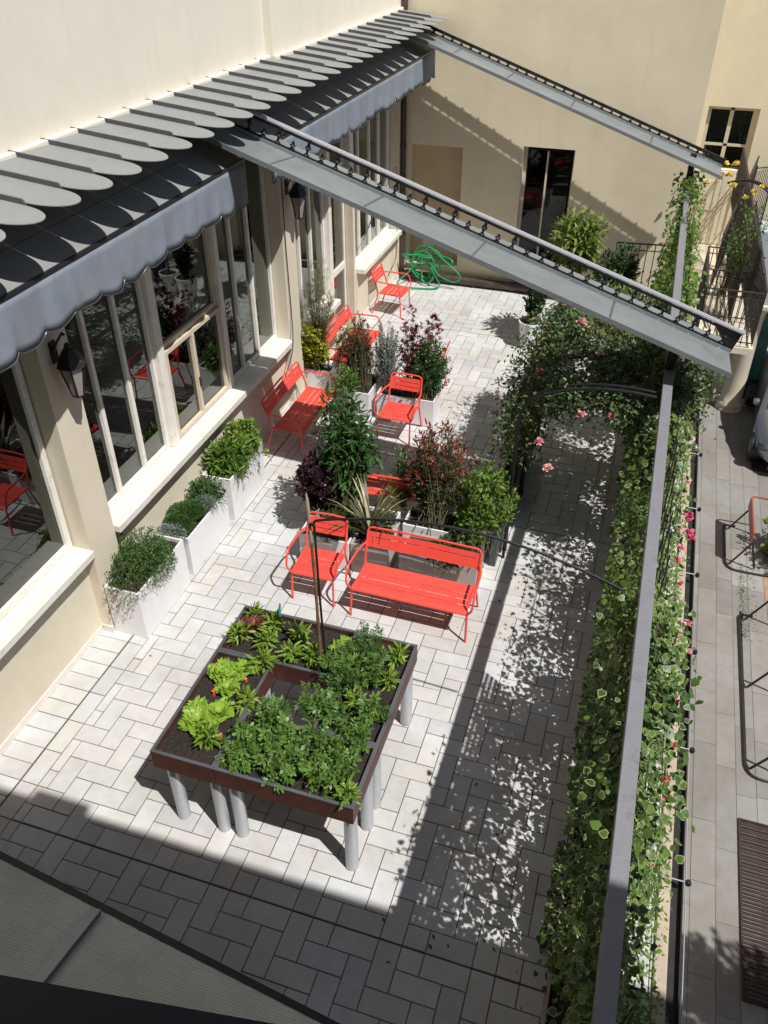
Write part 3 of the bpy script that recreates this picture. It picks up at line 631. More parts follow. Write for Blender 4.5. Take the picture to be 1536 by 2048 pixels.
def arm(name, A, B, wy, dr_, hr, label, shade=False):
    """sloping gutter arm: zinc tray, iron bar with finials, rail on balusters"""
    t = thing(name, label, 'gutter', tuple((Vector(A)+Vector(B))/2), 0, 'sloping gutter arms over the terrace')
    A = Vector(A); B = Vector(B); d = (B-A).normalized(); side = Vector((0, 1, 0)); up = d.cross(side); up = up if up.z > 0 else -up
    def q(s, y, z): return A+(B-A)*s+side*y+up*z-Vector((0, 0, dr_*y/wy))
    mb = MB(); prof = [(0, 0), (0, -.03), (wy, -.02), (wy, .05), (wy-.012, .05), (wy-.012, 0.012), (.012, .004), (.012, .02), (0, .02)]
    vs = [q(s, y, z) for s in (0, 1) for y, z in prof]; k = len(prof)
    mb.add(vs, [tuple(range(k)), tuple(reversed(range(k, 2*k)))]+[(i, k+i, k+(i+1) % k, (i+1) % k) for i in range(k)])
    part('tray', mb, M['zinc'], t)
    bt_ = [(wy+.055, .0), (wy+.34, .03), (wy+.34, .012), (wy+.055, -.02)]; vs = [q(s, y, z) for s in (0.05, .985) for y, z in bt_]
    if not shade: part('back_tray', MB().add(vs, [(0,1,2,3),(7,6,5,4),(0,4,5,1),(1,5,6,2),(2,6,7,3),(3,7,4,0)]), M['zinc'], t)
    for s in (.155, .33, .53, .78): part('tray_seam', MB().add([q(s, .015, .006), q(s+.002, .015, .012), q(s+.002, wy-.015, .02), q(s, wy-.015, .014), q(s+.004, .015, .006), q(s+.004, wy-.015, .014)], [(0,1,2,3),(1,4,5,2)]), M['rim'], t)
    yb = wy+.035
    part('lower_bar', MB().obox(q(0.02, yb, .045), q(.99, yb, .045), .028, .03, up).obox(q(0.02, yb-.03, .03), q(.99, yb-.03, .03), .012, .012, up), M['black'], t)
    n = 17 if not shade else 16; Ln = (B-A).length
    for i in range(n*2-1):
        s = .06+i*(.92/(n*2-2)); base = q(s, yb, .06); mb = MB()
        full = i % 2 == 0; h = hr-.07 if full else .09
        pr = [(.015, 0), (.034, .008), (.015, .02), (.013, h*.3), (.036, h*.45), (.017, h*.6), (.016, h*.8), (.032 if full else .002, h)]
        o0 = len(mb.v); nn = 8
        for r_, z in pr:
            for j in range(nn): a = 2*math.pi*j/nn; p = base+d*r_*math.cos(a)+side*r_*math.sin(a)+up*z; mb.v.append(tuple(p))
        for a in range(len(pr)-1):
            for j in range(nn): mb.f.append((a*nn+j, a*nn+(j+1) % nn, (a+1)*nn+(j+1) % nn, (a+1)*nn+j))
        part('baluster' if full else 'finial', mb, M['black'], t, smooth=True)
        ring = [base-up*.035-side*.028+d*.028*math.cos(x)+side*.018*math.sin(x) for x in np.linspace(0, 2*math.pi, 10, endpoint=False)]
        part('hook_ring', MB().tube(ring, .004, 4, closed=True), M['rim'], t)
    rm = M['rail'] if not shade else M['black']; r = MB()  # far arm: the rail's shadow side is put into its colour as black
    if shade: r.obox(q(0.0, yb, hr-.02), q(1.0, yb, hr-.02), .035, .03, up)
    else:
        for k_ in range(3): r.obox(q(0.0, yb-.03+.035*k_, hr+.006*(k_ % 2)), q(1.004, yb-.03+.035*k_, hr+.006*(k_ % 2)), .030, .016, up)
    part('top_rail', r, rm, t); part('rail_base', MB().obox(q(0.02, yb, hr-.04), q(.995, yb, hr-.04), .03, .02, up), M['black'], t)
    part('end_bracket', MB().add([q(.995, yb-.02, .02), q(1.002, yb-.02, .02), q(1.002, yb-.02, hr), q(.95, yb-.02, hr-.02), q(.995, yb+.02, .02), q(1.002, yb+.02, .02), q(1.002, yb+.02, hr), q(.95, yb+.02, hr-.02)],
        [(0,1,2,3),(7,6,5,4),(0,4,5,1),(1,5,6,2),(2,6,7,3),(3,7,4,0)]), M['black'], t)
    return t
arm('gutter_arm', (-4.66, 7.95, 4.665), (1.0, 7.95, 2.797), .70, .09, .25, 'pale zinc gutter arm with silver rail sloping across the middle of the terrace')
arm('gutter_arm', (-4.60, 15.35, 4.64), (.93, 15.10, 2.81), .75, .03, .15, 'narrower zinc gutter arm with dark rail sloping in front of the back wall', True)
# beam, posts
BZ = 2.55
bt = thing('pergola_beam', 'long grey metal beam running over the ivy along the terrace edge', 'beam', (.44, 8, 2.5))
part('beam', MB().box(.40, .497, -1.0, 13.4, BZ-.10, BZ), M['beam'], bt, bevel=.005)
part('beam_extension', MB().box(.415, .487, 13.42, 15.7, BZ-.08, BZ-.01), M['beam'], bt, bevel=.004)
part('joint_plate', MB().box(.39, .507, 13.36, 13.46, BZ-.11, BZ+.004).box(.39, .507, 15.2, 15.26, BZ-.10, BZ-.004), M['rim'], bt)
for y, z1, lb in ((8.45, 2.98, 'square black post carrying the near end of the beam under the middle gutter arm'), (15.72, 3.0, 'square black post holding the far gutter arm near the back wall')):
    tag(part('iron_post', MB().box(.40, .50, y-.05, y+.05, 0, z1 if y > 9 else z1-.1), M['black'], bevel=.006), lb, 'post')
# ---- arches ----
def arch(y, x0, x1, z0, h, label, r=.018, double=True, leg=True):
    t = thing('garden_arch', label, 'arch', (x0, y, 0), 0, 'black garden arches')
    def cv(dy, dz):
        pts = [(x0, y+dy, 0)] if leg else []
        n = 20; cx = .06; a = cx-x0; ue = math.acos((x1-cx)/a)
        for i in range(n+1):
            u = math.pi-(math.pi-ue)*i/n; pts.append((cx+a*math.cos(u)*1., y+dy, z0+h*math.sin(u)**.8+dz))
        return pts
    part('hoop', MB().tube(cv(0, 0), r, 8), M['black'], t, smooth=True)
    if double:
        part('hoop', MB().tube(cv(.14, -.02), r*.8, 8), M['black'], t, smooth=True); rr = MB()
        for z in np.arange(.3, z0, .32): rr.tube([(x0, y, z), (x0, y+.14, z)], .007, 5)
        part('rungs', rr, M['black'], t)
    return t
arch(7.92, -1.0, .42, 1.90, .58, 'black double iron arch on the near side of the rose tunnel')
arch(9.15, -1.02, .42, 1.75, .52, 'second black iron arch half hidden in the roses behind the first')
arch(10.7, -1.05, .42, 1.75, .5, 'third black iron arch buried in rose leaves farthest from the benches')
# lattice screen hanging under the beam by the near ivy
lt = MB()
for y in np.arange(-.9, 5.3, .62): lt.obox((.435, y, 1.95), (.435, y, 2.44), .012, .035, (0,1,0))
for z in np.arange(2.0, 2.45, .095): lt.obox((.452, -.9, z), (.452, 5.3, z), .012, .05)
for y in np.arange(5.6, 14.8, .30): lt.obox((.62, y, .2), (.62, y, 2.3), .01, .01, (0,1,0))
for z in (.5, .9, 1.3, 1.7, 2.1): lt.obox((.632, 5.4, z), (.632, 14.8, z), .01, .01)
tag(part('ivy_trellis', lt, M['rack']), 'dark lattice trellis carrying the ivy beneath the grey beam', 'trellis')

# ================= FURNITURE =================
def sheet(xs, ys, prof, skip, th=.003):
    """perforated sheet: grid xs * ys with cells in skip left open; prof(y) -> (y, z)"""
    mb = MB(); nx = len(xs); ny = len(ys)
    for s in (0, 1):
        for j in range(ny):
            y, z = prof(ys[j])
            for i in range(nx): mb.v.append((xs[i], y, z-s*th))
    N = nx*ny
    def solid(i, j): return 0 <= i < nx-1 and 0 <= j < ny-1 and (i, j) not in skip
    for j in range(ny-1):
        for i in range(nx-1):
            if not solid(i, j): continue
            a, b_, c, d_ = j*nx+i, j*nx+i+1, (j+1)*nx+i+1, (j+1)*nx+i
            mb.f += [(a, b_, c, d_), (N+d_, N+c, N+b_, N+a)]
            for (p, q_, ii, jj) in ((a, b_, i, j-1), (b_, c, i+1, j), (c, d_, i, j+1), (d_, a, i-1, j)):
                if not solid(ii, jj): mb.f.append((q_, p, N+p, N+q_))
    return mb
def seat_furniture(name, W, label, cat, loc, rot, group):
    """stackable steel armchair or bench, front towards local -y"""
    t = thing(name, label, cat, loc, rot, group); h = W/2; SZ = .44; tr = .0125
    # seat
    ncol = 1 if W < .8 else 2; m = .035; xs = [-h+.012]
    if ncol == 1: xs += [-h+m+.03, -.02+.02*0-.008, .008, h-m-.03] if False else [-h+m+.03, h-m-.03]
    else: xs += [-h+m+.02, -.045, .045, h-m-.02]
    xs += [h-.012]
    ys = [-.275, -.268, -.25, -.225, -.19, -.13, -.122, -.10, -.04, -.032, -.0, .05, .058, .10, .15, .20]
    def prof(y):
        z = SZ-.012-.018*math.cos((y-.0)/.2*1.2)
        if y < -.225: u = (-.225-y)/.05; return (-.225-.035*math.sin(u*1.5), SZ-.022-.03*(1-math.cos(u*1.5)))
        return (y, z)
    skip = set(); slots = [j for j in range(len(ys)-1) if abs(ys[j+1]-ys[j]-.008) < 1e-6]
    cols = [1] if ncol == 1 else [1, 3]
    for j in slots:
        for c in cols: skip.add((c, j))
    part('seat', sheet(xs, ys, prof, skip), M['red'], t, local=True, smooth=True)
    # back panel (tilted)
    def bk(x, s): return (x, .215+.13*s, SZ+.39*s)   # s in 0..1 up the back
    bx = [-h+.02]+([-h+.06, h-.06] if ncol == 1 else [-h+.06, -.045, .045, h-.06])+[h-.02]
    ss = [.42, .55, .575, .70, .725, .87]
    mb = MB(); nx = len(bx); ny = len(ss); N = nx*ny
    for sgn in (0, .004):
        for s in ss:
            for x in bx: p = bk(x, s); curve = .02*(1-(x/h)**2); mb.v.append((p[0], p[1]+curve+sgn, p[2]))
    sk = {(c, j) for c in cols for j in ((1, 3) if ncol == 1 else (3,))}
    if ncol == 2: sk |= {(1, 1), (3, 1)} if False else set()
    for j in range(ny-1):
        for i in range(nx-1):
            if (i, j) in sk: continue
            a, b_, c, d_ = j*nx+i, j*nx+i+1, (j+1)*nx+i+1, (j+1)*nx+i
            mb.f += [(a, b_, c, d_), (N+d_, N+c, N+b_, N+a)]
            for (p, q_, ii, jj) in ((a, b_, i, j-1), (b_, c, i+1, j), (c, d_, i, j+1), (d_, a, i-1, j)):
                if not (0 <= ii < nx-1 and 0 <= jj < ny-1) or (ii, jj) in sk: mb.f.append((q_, p, N+p, N+q_))
    part('backrest', mb, M['red'], t, local=True)
    fr = smooth_pts([bk(-h+.01, -.05), bk(-h+.01, 1.0), (0, .355, SZ+.395), bk(h-.01, 1.0), bk(h-.01, -.05)], .07, 6)
    part('back_frame', MB().tube(fr, tr, 8), M['red'], t, local=True, smooth=True)
    for sx in (-1, 1):
        X = sx*h
        part('leg', MB().tube(smooth_pts([(X*.97, -.20, SZ-.03), (X*.985, -.235, SZ-.06), (X*1.0, -.26, .0)], .03), tr, 8), M['red'], t, local=True, smooth=True)
        part('leg', MB().tube([(X*.97, .20, SZ-.01), (X*1.0, .33, 0)], tr, 8), M['red'], t, local=True, smooth=True)
        part('armrest', MB().tube(smooth_pts([bk(X-sx*.01, .56), (X+sx*.035, .16, SZ+.215), (X+sx*.05, -.20, SZ+.215), (X+sx*.045, -.265, SZ+.03), (X*.985, -.235, SZ-.05)], .07, 6), tr, 8), M['red'], t, local=True, smooth=True)
        part('seat_frame', MB().tube([(X*.96, -.215, SZ-.03), (X*.96, .21, SZ-.02)], tr*.9, 8), M['red'], t, local=True)
    return t
G1, G2 = 'coral red armchairs on the terrace', 'coral red benches on the terrace'
ch = seat_furniture('armchair', .50, 'red armchair facing the raised planters, left of the front bench', 'chair', (-2.93, 6.72, 0), R(1), G1)
dup(ch, (-3.06, 10.29, 0), R(-2), 'red armchair facing the viewer in front of the middle white planter', G1)
dup(ch, (-4.50, 14.62, 0), R(86), 'red armchair by the far window sill near the green hose', G1)
dup(ch, (-3.06, 11.72, 0), R(-88), 'red armchair seen edge on behind the middle dark shrub', G1)
be = seat_furniture('bench', 1.33, 'red two seat bench in front, facing the raised planters', 'bench', (-1.775, 6.65, 0), R(-.8), G2)
dup(be, (-4.42, 9.90, 0), R(90), 'red two seat bench against the window wall in the shade of the awning edge', G2)
dup(be, (-4.42, 12.15, 0), R(90), 'red two seat bench against the wall half hidden by yellow and red foliage', G2)
dup(be, (-2.55, 8.35, 0), R(182), 'red two seat bench behind the front shrubs, mostly hidden by leaves', G2)

# ---- planters ----
def planter(name, x0, x1, y0, y1, h, m, label, group=None, soilz=.05, wall=.02, cat='planter', taper=.0):
    t = thing(name, label, cat, ((x0+x1)/2, (y0+y1)/2, 0), 0, group)
    o = MB(); k = taper
    A = [(x0+k, y0+k, 0), (x1-k, y0+k, 0), (x1-k, y1-k, 0), (x0+k, y1-k, 0)]; B = [(x0, y0, h), (x1, y0, h), (x1, y1, h), (x0, y1, h)]
    w2 = wall; Cc = [(x0+w2, y0+w2, h), (x1-w2, y0+w2, h), (x1-w2, y1-w2, h), (x0+w2, y1-w2, h)]; D = [(p[0], p[1], h-.12) for p in Cc]
    o.add(A+B+Cc+D, [(3,2,1,0)]+[(i, (i+1) % 4, 4+(i+1) % 4, 4+i) for i in range(4)]+[(4+i, 4+(i+1) % 4, 8+(i+1) % 4, 8+i) for i in range(4)]+[(8+i, 8+(i+1) % 4, 12+(i+1) % 4, 12+i) for i in range(4)]+[(12, 13, 14, 15)])
    part('box', o, m, t, bevel=.004)
    n = 10; s = MB(); g = [(x0+w2+.002+(x1-x0-2*w2-.004)*i/n, y0+w2+.002+(y1-y0-2*w2-.004)*j/n, h-soilz+rng.normal()*.006) for j in range(n+1) for i in range(n+1)]
    s.add(g, [(j*(n+1)+i, j*(n+1)+i+1, (j+1)*(n+1)+i+1, (j+1)*(n+1)+i) for j in range(n) for i in range(n)])
    part('soil', s, M['soil'], t)
    return t
GW = 'tall white rectangular planters along the window wall'
planter('planter', -4.84, -4.43, 5.37, 6.34, .66, M['whitepot'], 'white rectangular planter by the near pillar, nearest of three along the wall', GW)
planter('planter', -4.84, -4.46, 6.48, 7.46, .55, M['whitepot'], 'white rectangular planter with a round cushion herb, middle of three along the wall', GW)
planter('planter', -4.86, -4.46, 7.60, 8.56, .64, M['whitepot'], 'white rectangular planter with broad leaf herbs, farthest of three along the wall', GW)
def herb(name, label, loc, fn, cat='plant', group=None):
    t = thing(name, label, cat, loc, 0, group); fn(t); return t
herb('oregano_plant', 'spreading small leaved green herb spilling over the nearest white planter', (-4.62, 5.8, .62), lambda t: (mound((-4.62, 5.80, .70), (.34, .56, .30), 11000, 'tiny', .022, L['herb'], t, 12), shrub((-4.62, 5.6, .62), (-4.62, 5.85, .90), (.27, .44, .20), 110, 30, 'tiny', .024, L['herb'], t, names=('upright_shoots', 'stem'), stem_r=.002, stems=6),
    shrub((-4.62, 5.45, .66), (-4.62, 5.30, .58), (.24, .06, .20), 22, 22, 'tiny', .018, L['dry'], t, names=('trailing_shoots', 'stem'), stem_r=.0015, stems=4)))
herb('silver_thyme', 'pale grey green trailing herb beside the round cushion herb', (-4.6, 6.4, .6), lambda t: (mound((-4.58, 6.42, .62), (.24, .18, .14), 1600, 'tiny', .02, L['silver'], t, 5))) 
herb('cushion_thyme', 'dense round dark green cushion herb in the middle white planter', (-4.63, 6.78, .58), lambda t: mound((-4.63, 6.78, .62), (.31, .29, .25), 15000, 'tiny', .018, L['herb'], t, 3))
herb('santolina', 'small pale sage green tuft beside the cushion herb in the middle planter', (-4.55, 7.03, .58), lambda t: mound((-4.55, 7.05, .62), (.19, .14, .15), 1800, 'tiny', .018, L['silver'], t, 4))
herb('rosemary_bush', 'feathery dark green herb at the far end of the middle white planter', (-4.62, 7.3, .56), lambda t: shrub((-4.62, 7.22, .5), (-4.62, 7.22, .70), (.22, .22, .20), 170, 34, 'tiny', .028, L['herb'], t, stem_r=.002, stems=4, up=.8))
herb('sage_plant', 'bright green pointed leaf herb at the near end of the farthest white planter', (-4.62, 7.85, .6), lambda t: shrub((-4.62, 7.92, .58), (-4.62, 7.92, .76), (.27, .25, .20), 130, 18, 'lance', .11, L['fresh'], t, stem_r=.003, stems=5, up=.2))
herb('mint_plant', 'bright green bushy mint at the far end of the farthest white planter', (-4.64, 8.3, .6), lambda t: shrub((-4.64, 8.3, .58), (-4.64, 8.3, .84), (.27, .27, .24), 150, 26, 'round', .042, L['lime'], t, stem_r=.003, stems=5, up=.3))

# front group behind chair and bench
GF = 'low planters behind the front chair and bench'
planter('planter', -3.35, -2.72, 7.12, 7.5, .42, M['whitepot'], 'low planter directly behind the front red armchair', GF)
planter('planter', -2.70, -2.24, 7.13, 7.55, .42, M['shaded_whitepot'], 'low white planter, its shade painted grey, holding the striped spiky plant', GF)
planter('planter', -2.10, -1.18, 7.13, 7.55, .42, M['shaded_whitepot'], 'long low planter directly behind the front red bench', GF)
planter('planter', -3.30, -2.3, 7.54, 7.86, .45, M['whitepot'], 'white planter behind the striped spiky plant', GF)
planter('planter', -2.2, -1.3, 7.60, 8.0, .48, M['whitepot'], 'white planter under the reddish shrub', GF)
planter('planter', -1.27, -1.04, 8.0, 10.3, .50, M['slate'], 'long dark slate planter beside the arch legs', None)
tag(part('privacy_screen', MB().box(-1.14, -1.06, 7.72, 7.96, 0, .62), M['slate'], bevel=.004), 'dark grey upright panel at the foot of the near arch', 'screen')
GM = 'white planters in the middle of the terrace'
planter('planter', -4.02, -3.62, 10.55, 11.2, .45, M['whitepot'], 'white planter under the dark red leaved shrub beside the wall bench', GM)
planter('planter', -3.52, -2.62, 10.62, 11.05, .45, M['whitepot'], 'white planter behind the middle red armchair', GM)
planter('planter', -4.9, -4.45, 11.1, 11.35, .42, M['whitepot'], 'white planter between the two wall benches', GM)
def P1(name, label, base, *a, **k): return herb(name, label, (base[0], base[1], base[2]), lambda t: shrub(base, *a[:6], L[a[6]], t, **k), 'shrub')
P1('purple_shrub', 'dark purple leaved round shrub behind the front red armchair', (-3.30, 7.72, .4), (-3.36, 7.75, .80), (.33, .32, .38), 150, 28, 'round', .044, 'purple', stem_r=.005, stems=2)
P1('bay_laurel', 'tall dark green glossy shrub rising above the front armchair', (-2.95, 7.72, .4), (-3.02, 8.0, 1.32), (.37, .36, .66), 130, 20, 'lance', .13, 'bay', stem_r=.009, stems=2, up=-.1, lean=.15)
P1('photinia', 'tall shrub with reddish young leaves behind the front bench', (-1.85, 7.8, .42), (-1.95, 8.12, 1.02), (.46, .40, .54), 230, 28, 'lance', .072, 'photinia', stem_r=.007, stems=3, edgef=True)
P1('privet_shrub', 'bright green small leaved shrub by the near arch leg', (-1.35, 7.45, .4), (-1.26, 7.85, .88), (.38, .42, .44), 190, 28, 'oval', .056, 'fresh', stem_r=.005, stems=3)
P1('myrtle_shrub', 'small light green sprig beside the spiky plant', (-2.35, 7.35, .4), (-2.33, 7.42, .68), (.14, .14, .2), 34, 20, 'tiny', .03, 'herb', stem_r=.003)
P1('camellia_sprig', 'low leafy shoots left of the reddish shrub', (-2.3, 7.95, .4), (-2.42, 8.3, .78), (.22, .26, .2), 34, 16, 'lance', .085, 'tomato', stem_r=.004)
P1('dark_leaf_plant', 'low dark leaved plant filling the planter behind the front armchair', (-2.95, 7.3, .4), (-2.95, 7.32, .55), (.34, .16, .16), 60, 14, 'lance', .08, 'ivydark', stem_r=.004, stems=5)
P1('bench_trailing_plant', 'dark trailing foliage over the long planter behind the front bench', (-1.6, 7.3, .4), (-1.5, 7.25, .5), (.40, .18, .14), 60, 16, 'oval', .06, 'ivydark', stem_r=.004, stems=6)
def blades(c, n, l, m, parent):
    lv = MB()
    for i in range(n):
        a = random.random()*6.28; t = .12+.55*random.random(); ll = l*(.6+.4*random.random()); w_ = .014+.006*random.random()
        pts = []
        for k in range(7):
            s = k/6; rr = ll*s*math.sin(t+.35*s*s); zz = ll*s*math.cos(t+.35*s*s); pts.append((c[0]+math.cos(a)*rr, c[1]+math.sin(a)*rr, c[2]+zz, w_*(1-s**2.5)))
        vs = []; fs = []
        for k, (x, y, z, ww) in enumerate(pts): vs += [(x-math.sin(a)*ww, y+math.cos(a)*ww, z), (x+math.sin(a)*ww, y-math.cos(a)*ww, z)]
        for k in range(6): fs.append((2*k, 2*k+1, 2*k+3, 2*k+2))
        lv.add(vs, fs)
    return lv
def phorm(t):
    for k, (mm) in enumerate((mat('blade_green', (.07, .10, .035), .5), mat('blade_cream', (.34, .31, .17), .5), mat('blade_bronze', (.12, .085, .05), .5))):
        part('blades', blades((-2.52, 7.34, .38), 22 if k == 0 else 14, .85, mm, t), mm, t)
herb('spiky_plant', 'striped spiky sword leaved plant between the front chair and bench', (-2.52, 7.34, .38), phorm)
# middle group
P1('dark_red_shrub', 'dark red and green upright shrub beside the shaded wall bench', (-3.85, 10.85, .4), (-3.95, 11.05, .98), (.30, .28, .48), 180, 26, 'lance', .06, 'photinia', stem_r=.006, stems=3, edgef=True)
P1('leafy_sprig', 'bright green pointed leaf shoots in front of the dark red shrub', (-3.85, 10.6, .42), (-3.98, 10.45, .72), (.20, .18, .18), 30, 14, 'lance', .10, 'tomato', stem_r=.004)
P1('silver_shrub', 'silvery grey fine leaved shrub in the middle planter', (-3.45, 10.9, .4), (-3.5, 11.1, .92), (.28, .28, .44), 200, 40, 'tiny', .028, 'silver', stem_r=.003, stems=2, up=.6)
P1('box_shrub', 'dense dark green shrub in the middle white planter behind the armchair', (-2.85, 10.85, .4), (-2.80, 11.0, .82), (.33, .34, .44), 260, 34, 'tiny', .038, 'bay', stem_r=.005, stems=3)
P1('dark_undergrowth', 'dark low leaves in the white planter behind the middle armchair', (-3.2, 10.8, .4), (-3.15, 10.8, .50), (.30, .14, .12), 50, 16, 'tiny', .035, 'purple', stem_r=.003, stems=5)
P1('japanese_maple', 'purple leaved maple with spreading fine twigs over the middle planter', (-3.15, 11.0, .4), (-3.0, 11.3, 1.25), (.50, .30, .34), 30, 12, 'maple', .085, 'maple', stem_r=.005, stems=1, shell=.5)
P1('tall_feathery_plant', 'tall thin feathery plant against the pale pillar behind the wall bench', (-4.7, 11.25, .4), (-4.68, 11.35, 1.45), (.32, .28, .80), 120, 60, 'needle', .09, 'feather', stem_r=.003, stems=1, up=.5, shell=.2)
P1('golden_shrub', 'yellow green leafy shrub beside the pillar at the end of the wall bench', (-4.72, 11.2, .4), (-4.78, 11.15, .88), (.24, .24, .42), 140, 26, 'round', .045, 'yellow', stem_r=.004, stems=3)
P1('golden_sprays', 'loose yellow sprays over the far wall bench', (-4.4, 11.3, .4), (-4.30, 11.6, .95), (.24, .30, .16), 26, 16, 'tiny', .035, 'yellow', stem_r=.003, stems=1, shell=.6)

# potted trees at the back
def roundpot(loc, r, h, label, m):
    t = thing('round_pot', label, 'pot', loc)
    part('pot', MB().lathe([(0, 0), (r*.68, 0), (r*.95, h*.92), (r, h*.92), (r, h), (r*.9, h), (r*.88, h*.88)], (0, 0, 0), 28), m, t, smooth=True, local=True)
    part('soil', MB().lathe([(r*.89, h*.9), (r*.5, h*.92), (0, h*.93)], (0, 0, 0), 24), M['soil'], t, local=True)
    return t
roundpot((-1.72, 13.85, 0), .215, .5, 'white round flower pot at the edge of the rose leaves', M['whitepot'])
roundpot((-1.15, 14.15, 0), .2, .42, 'white round pot under the tall pale green tree', M['whitepot'])
roundpot((-.45, 14.9, 0), .2, .4, 'dark round pot under the dark bush by the stair railing', M['slate'])
P1('potted_shrub', 'small leafy shrub growing in the white round flower pot', (-1.72, 13.85, .45), (-1.66, 13.9, .92), (.26, .24, .26), 46, 18, 'oval', .08, 'ivydark', stem_r=.01)
def tree1(t):
    part('trunk', MB().tube([(-1.15, 14.15, .38), (-1.17, 14.15, .8), (-1.13, 14.1, 1.3)], [.022, .018, .014], 8), M['bark'], t)
    shrub((-1.13, 14.1, 1.35), (-1.13, 14.05, 1.95), (.45, .40, .50), 130, 15, 'lance', .165, L['pale'], t, stem_r=.008, droop=.75, up=.2, names=('crown', 'branches'), shell=.45)
herb('small_tree', 'pale green drooping leaved potted tree in front of the dark doorway', (-1.15, 14.15, .4), tree1, 'tree')
P1('dark_bush', 'very dark glossy leaved bush beside the stair railing', (-.45, 14.9, .38), (-.40, 14.95, 1.12), (.42, .36, .48), 170, 22, 'oval', .085, 'ivydark', stem_r=.008, stems=2)
P1('trailing_vine', 'thin vine hanging beside the pale green tree', (-.75, 15.2, 1.2), (-.78, 15.2, .85), (.16, .2, .5), 26, 16, 'oval', .06, 'lime', stem_r=.003)

# ---- raised vegetable planters ----
GB = 'raised wooden planting tables arranged in a square'
ZB, ZR = .79, 1.0
def raised(x0, x1, y0, y1, label):
    t = thing('raised_planter', label, 'raised planter', ((x0+x1)/2, (y0+y1)/2, 0), 0, GB); g = .004; x0 += g; x1 -= g; y0 += g; y1 -= g; w_ = .025
    f = MB().box(x0, x1, y0, y0+w_, ZB, ZR-.012).box(x0, x1, y1-w_, y1, ZB, ZR-.012).box(x0, x0+w_, y0+w_, y1-w_, ZB, ZR-.012).box(x1-w_, x1, y0+w_, y1-w_, ZB, ZR-.012).box(x0+w_, x1-w_, y0+w_, y1-w_, ZB+.01, ZB+.03)
    part('box', f, M['wood'], t)
    w2 = .024; e = .003
    part('rim', MB().box(x0-e, x1+e, y0-e, y0+w2, ZR-.012, ZR).box(x0-e, x1+e, y1-w2, y1+e, ZR-.012, ZR).box(x0-e, x0+w2, y0+w2, y1-w2, ZR-.012, ZR).box(x1-w2, x1+e, y0+w2, y1-w2, ZR-.012, ZR), M['rim'], t)
    n = 40; a0, a1, b0, b1 = x0+w_+.002, x1-w_-.002, y0+w_+.002, y1-w_-.002
    s = MB(); h = lambda x, y: ZR-.055+.010*math.sin(x*13+y*7)+.008*math.sin(y*19-x*5)+rng.normal()*.0035
    s.add([(a0+(a1-a0)*i/n, b0+(b1-b0)*j/n, h(a0+(a1-a0)*i/n, b0+(b1-b0)*j/n)) for j in range(n+1) for i in range(n+1)], [(j*(n+1)+i, j*(n+1)+i+1, (j+1)*(n+1)+i+1, (j+1)*(n+1)+i) for j in range(n) for i in range(n)])
    part('soil', s, M['soil'], t)
    for X in (x0+.10, x1-.065):
        for Y in (y0+.105, y1-.105):
            part('leg', MB().lathe([(0, .0), (.052, .0), (.056, .01), (.056, ZB+.01)], (X, Y, 0), 24), M['leg'], t, smooth=True)
    return t
raised(-3.10, -2.53, 3.45, 4.64, 'wooden raised planter with bright green lettuces, left side of the square')
raised(-3.10, -1.93, 4.64, 5.25, 'wooden raised planter with red lettuce and a teal tool, back of the square')
raised(-1.93, -1.35, 4.06, 5.25, 'wooden raised planter with feathery tomato shoots, right side of the square')
raised(-2.53, -1.35, 3.45, 4.06, 'wooden raised planter packed with tomato seedlings, front of the square')
def lettuce(loc, r, m, label, n=26, frill=1.):
    t = thing('lettuce', label, 'lettuce', loc, 0, 'lettuces in the left raised planter'); vs = []; fs = []; cl_ = []
    for i in range(n):
        a = i*2.4+rng.normal()*.2; q = (i+.5)/n; tilt = .25+1.05*q; l = r*(.55+.5*q); w_ = l*.55; o = len(vs); nu, nv = 7, 7
        ph = rng.random()*6; tn = .15+.55*(1-q)+rng.random()*.3
        for iu in range(nu):
            u = iu/(nu-1); tl = tilt+.5*u*u-.25
            for iv in range(nv):
                v = iv/(nv-1)*2-1; ww = w_*math.sin(math.pi*min(.93, .12+.8*u))**.7*v
                ruf = frill*.018*math.sin(v*9+ph+u*5)*(abs(v)**1.5+.4*u); z = math.cos(tl)*l*u+.03*abs(v)*u+ruf+.01; rr = math.sin(tl)*l*u+.02*r+ruf*.6
                vs.append((math.cos(a)*rr-math.sin(a)*ww, math.sin(a)*rr+math.cos(a)*ww, z)); cl_.append((tn, 0, 0, 1))
        for iu in range(nu-1):
            for iv in range(nv-1): p = o+iu*nv+iv; fs.append((p, p+1, p+nv+1, p+nv))
    me = bpy.data.meshes.new('leaves'); me.from_pydata(vs, [], fs); a_ = me.color_attributes.new('tint', 'FLOAT_COLOR', 'POINT'); a_.data.foreach_set('color', np.array(cl_, float).ravel())
    me.materials.append(m); me.polygons.foreach_set('use_smooth', [True]*len(fs)); link('leaves', me, t)
    return t
for x, y, r, lb in ((-2.93, 4.42, .135, 'bright green lettuce nearest the left rim, upper of the pale heads'), (-2.76, 4.50, .12, 'bright green lettuce beside the pepper seedling at the back of the left planter'), (-2.80, 4.26, .115, 'small green lettuce in the middle of the row'), (-2.74, 4.00, .13, 'green lettuce right of the big front head'), (-2.87, 3.86, .165, 'largest bright green lettuce at the front of the left planter'), (-2.95, 3.98, .10, 'small lettuce head tucked against the left rim'), (-2.83, 4.38, .12, 'crinkled green lettuce between the two upper heads')):
    lettuce((x, y, .935), r, L['lettuce'], lb)
lettuce((-2.90, 5.02, .94), .14, L['redlett'], 'dark red lettuce in the far left corner of the planters')
lettuce((-1.95, 4.98, .94), .17, L['lettuce'], 'green lettuce right of the bamboo cane')
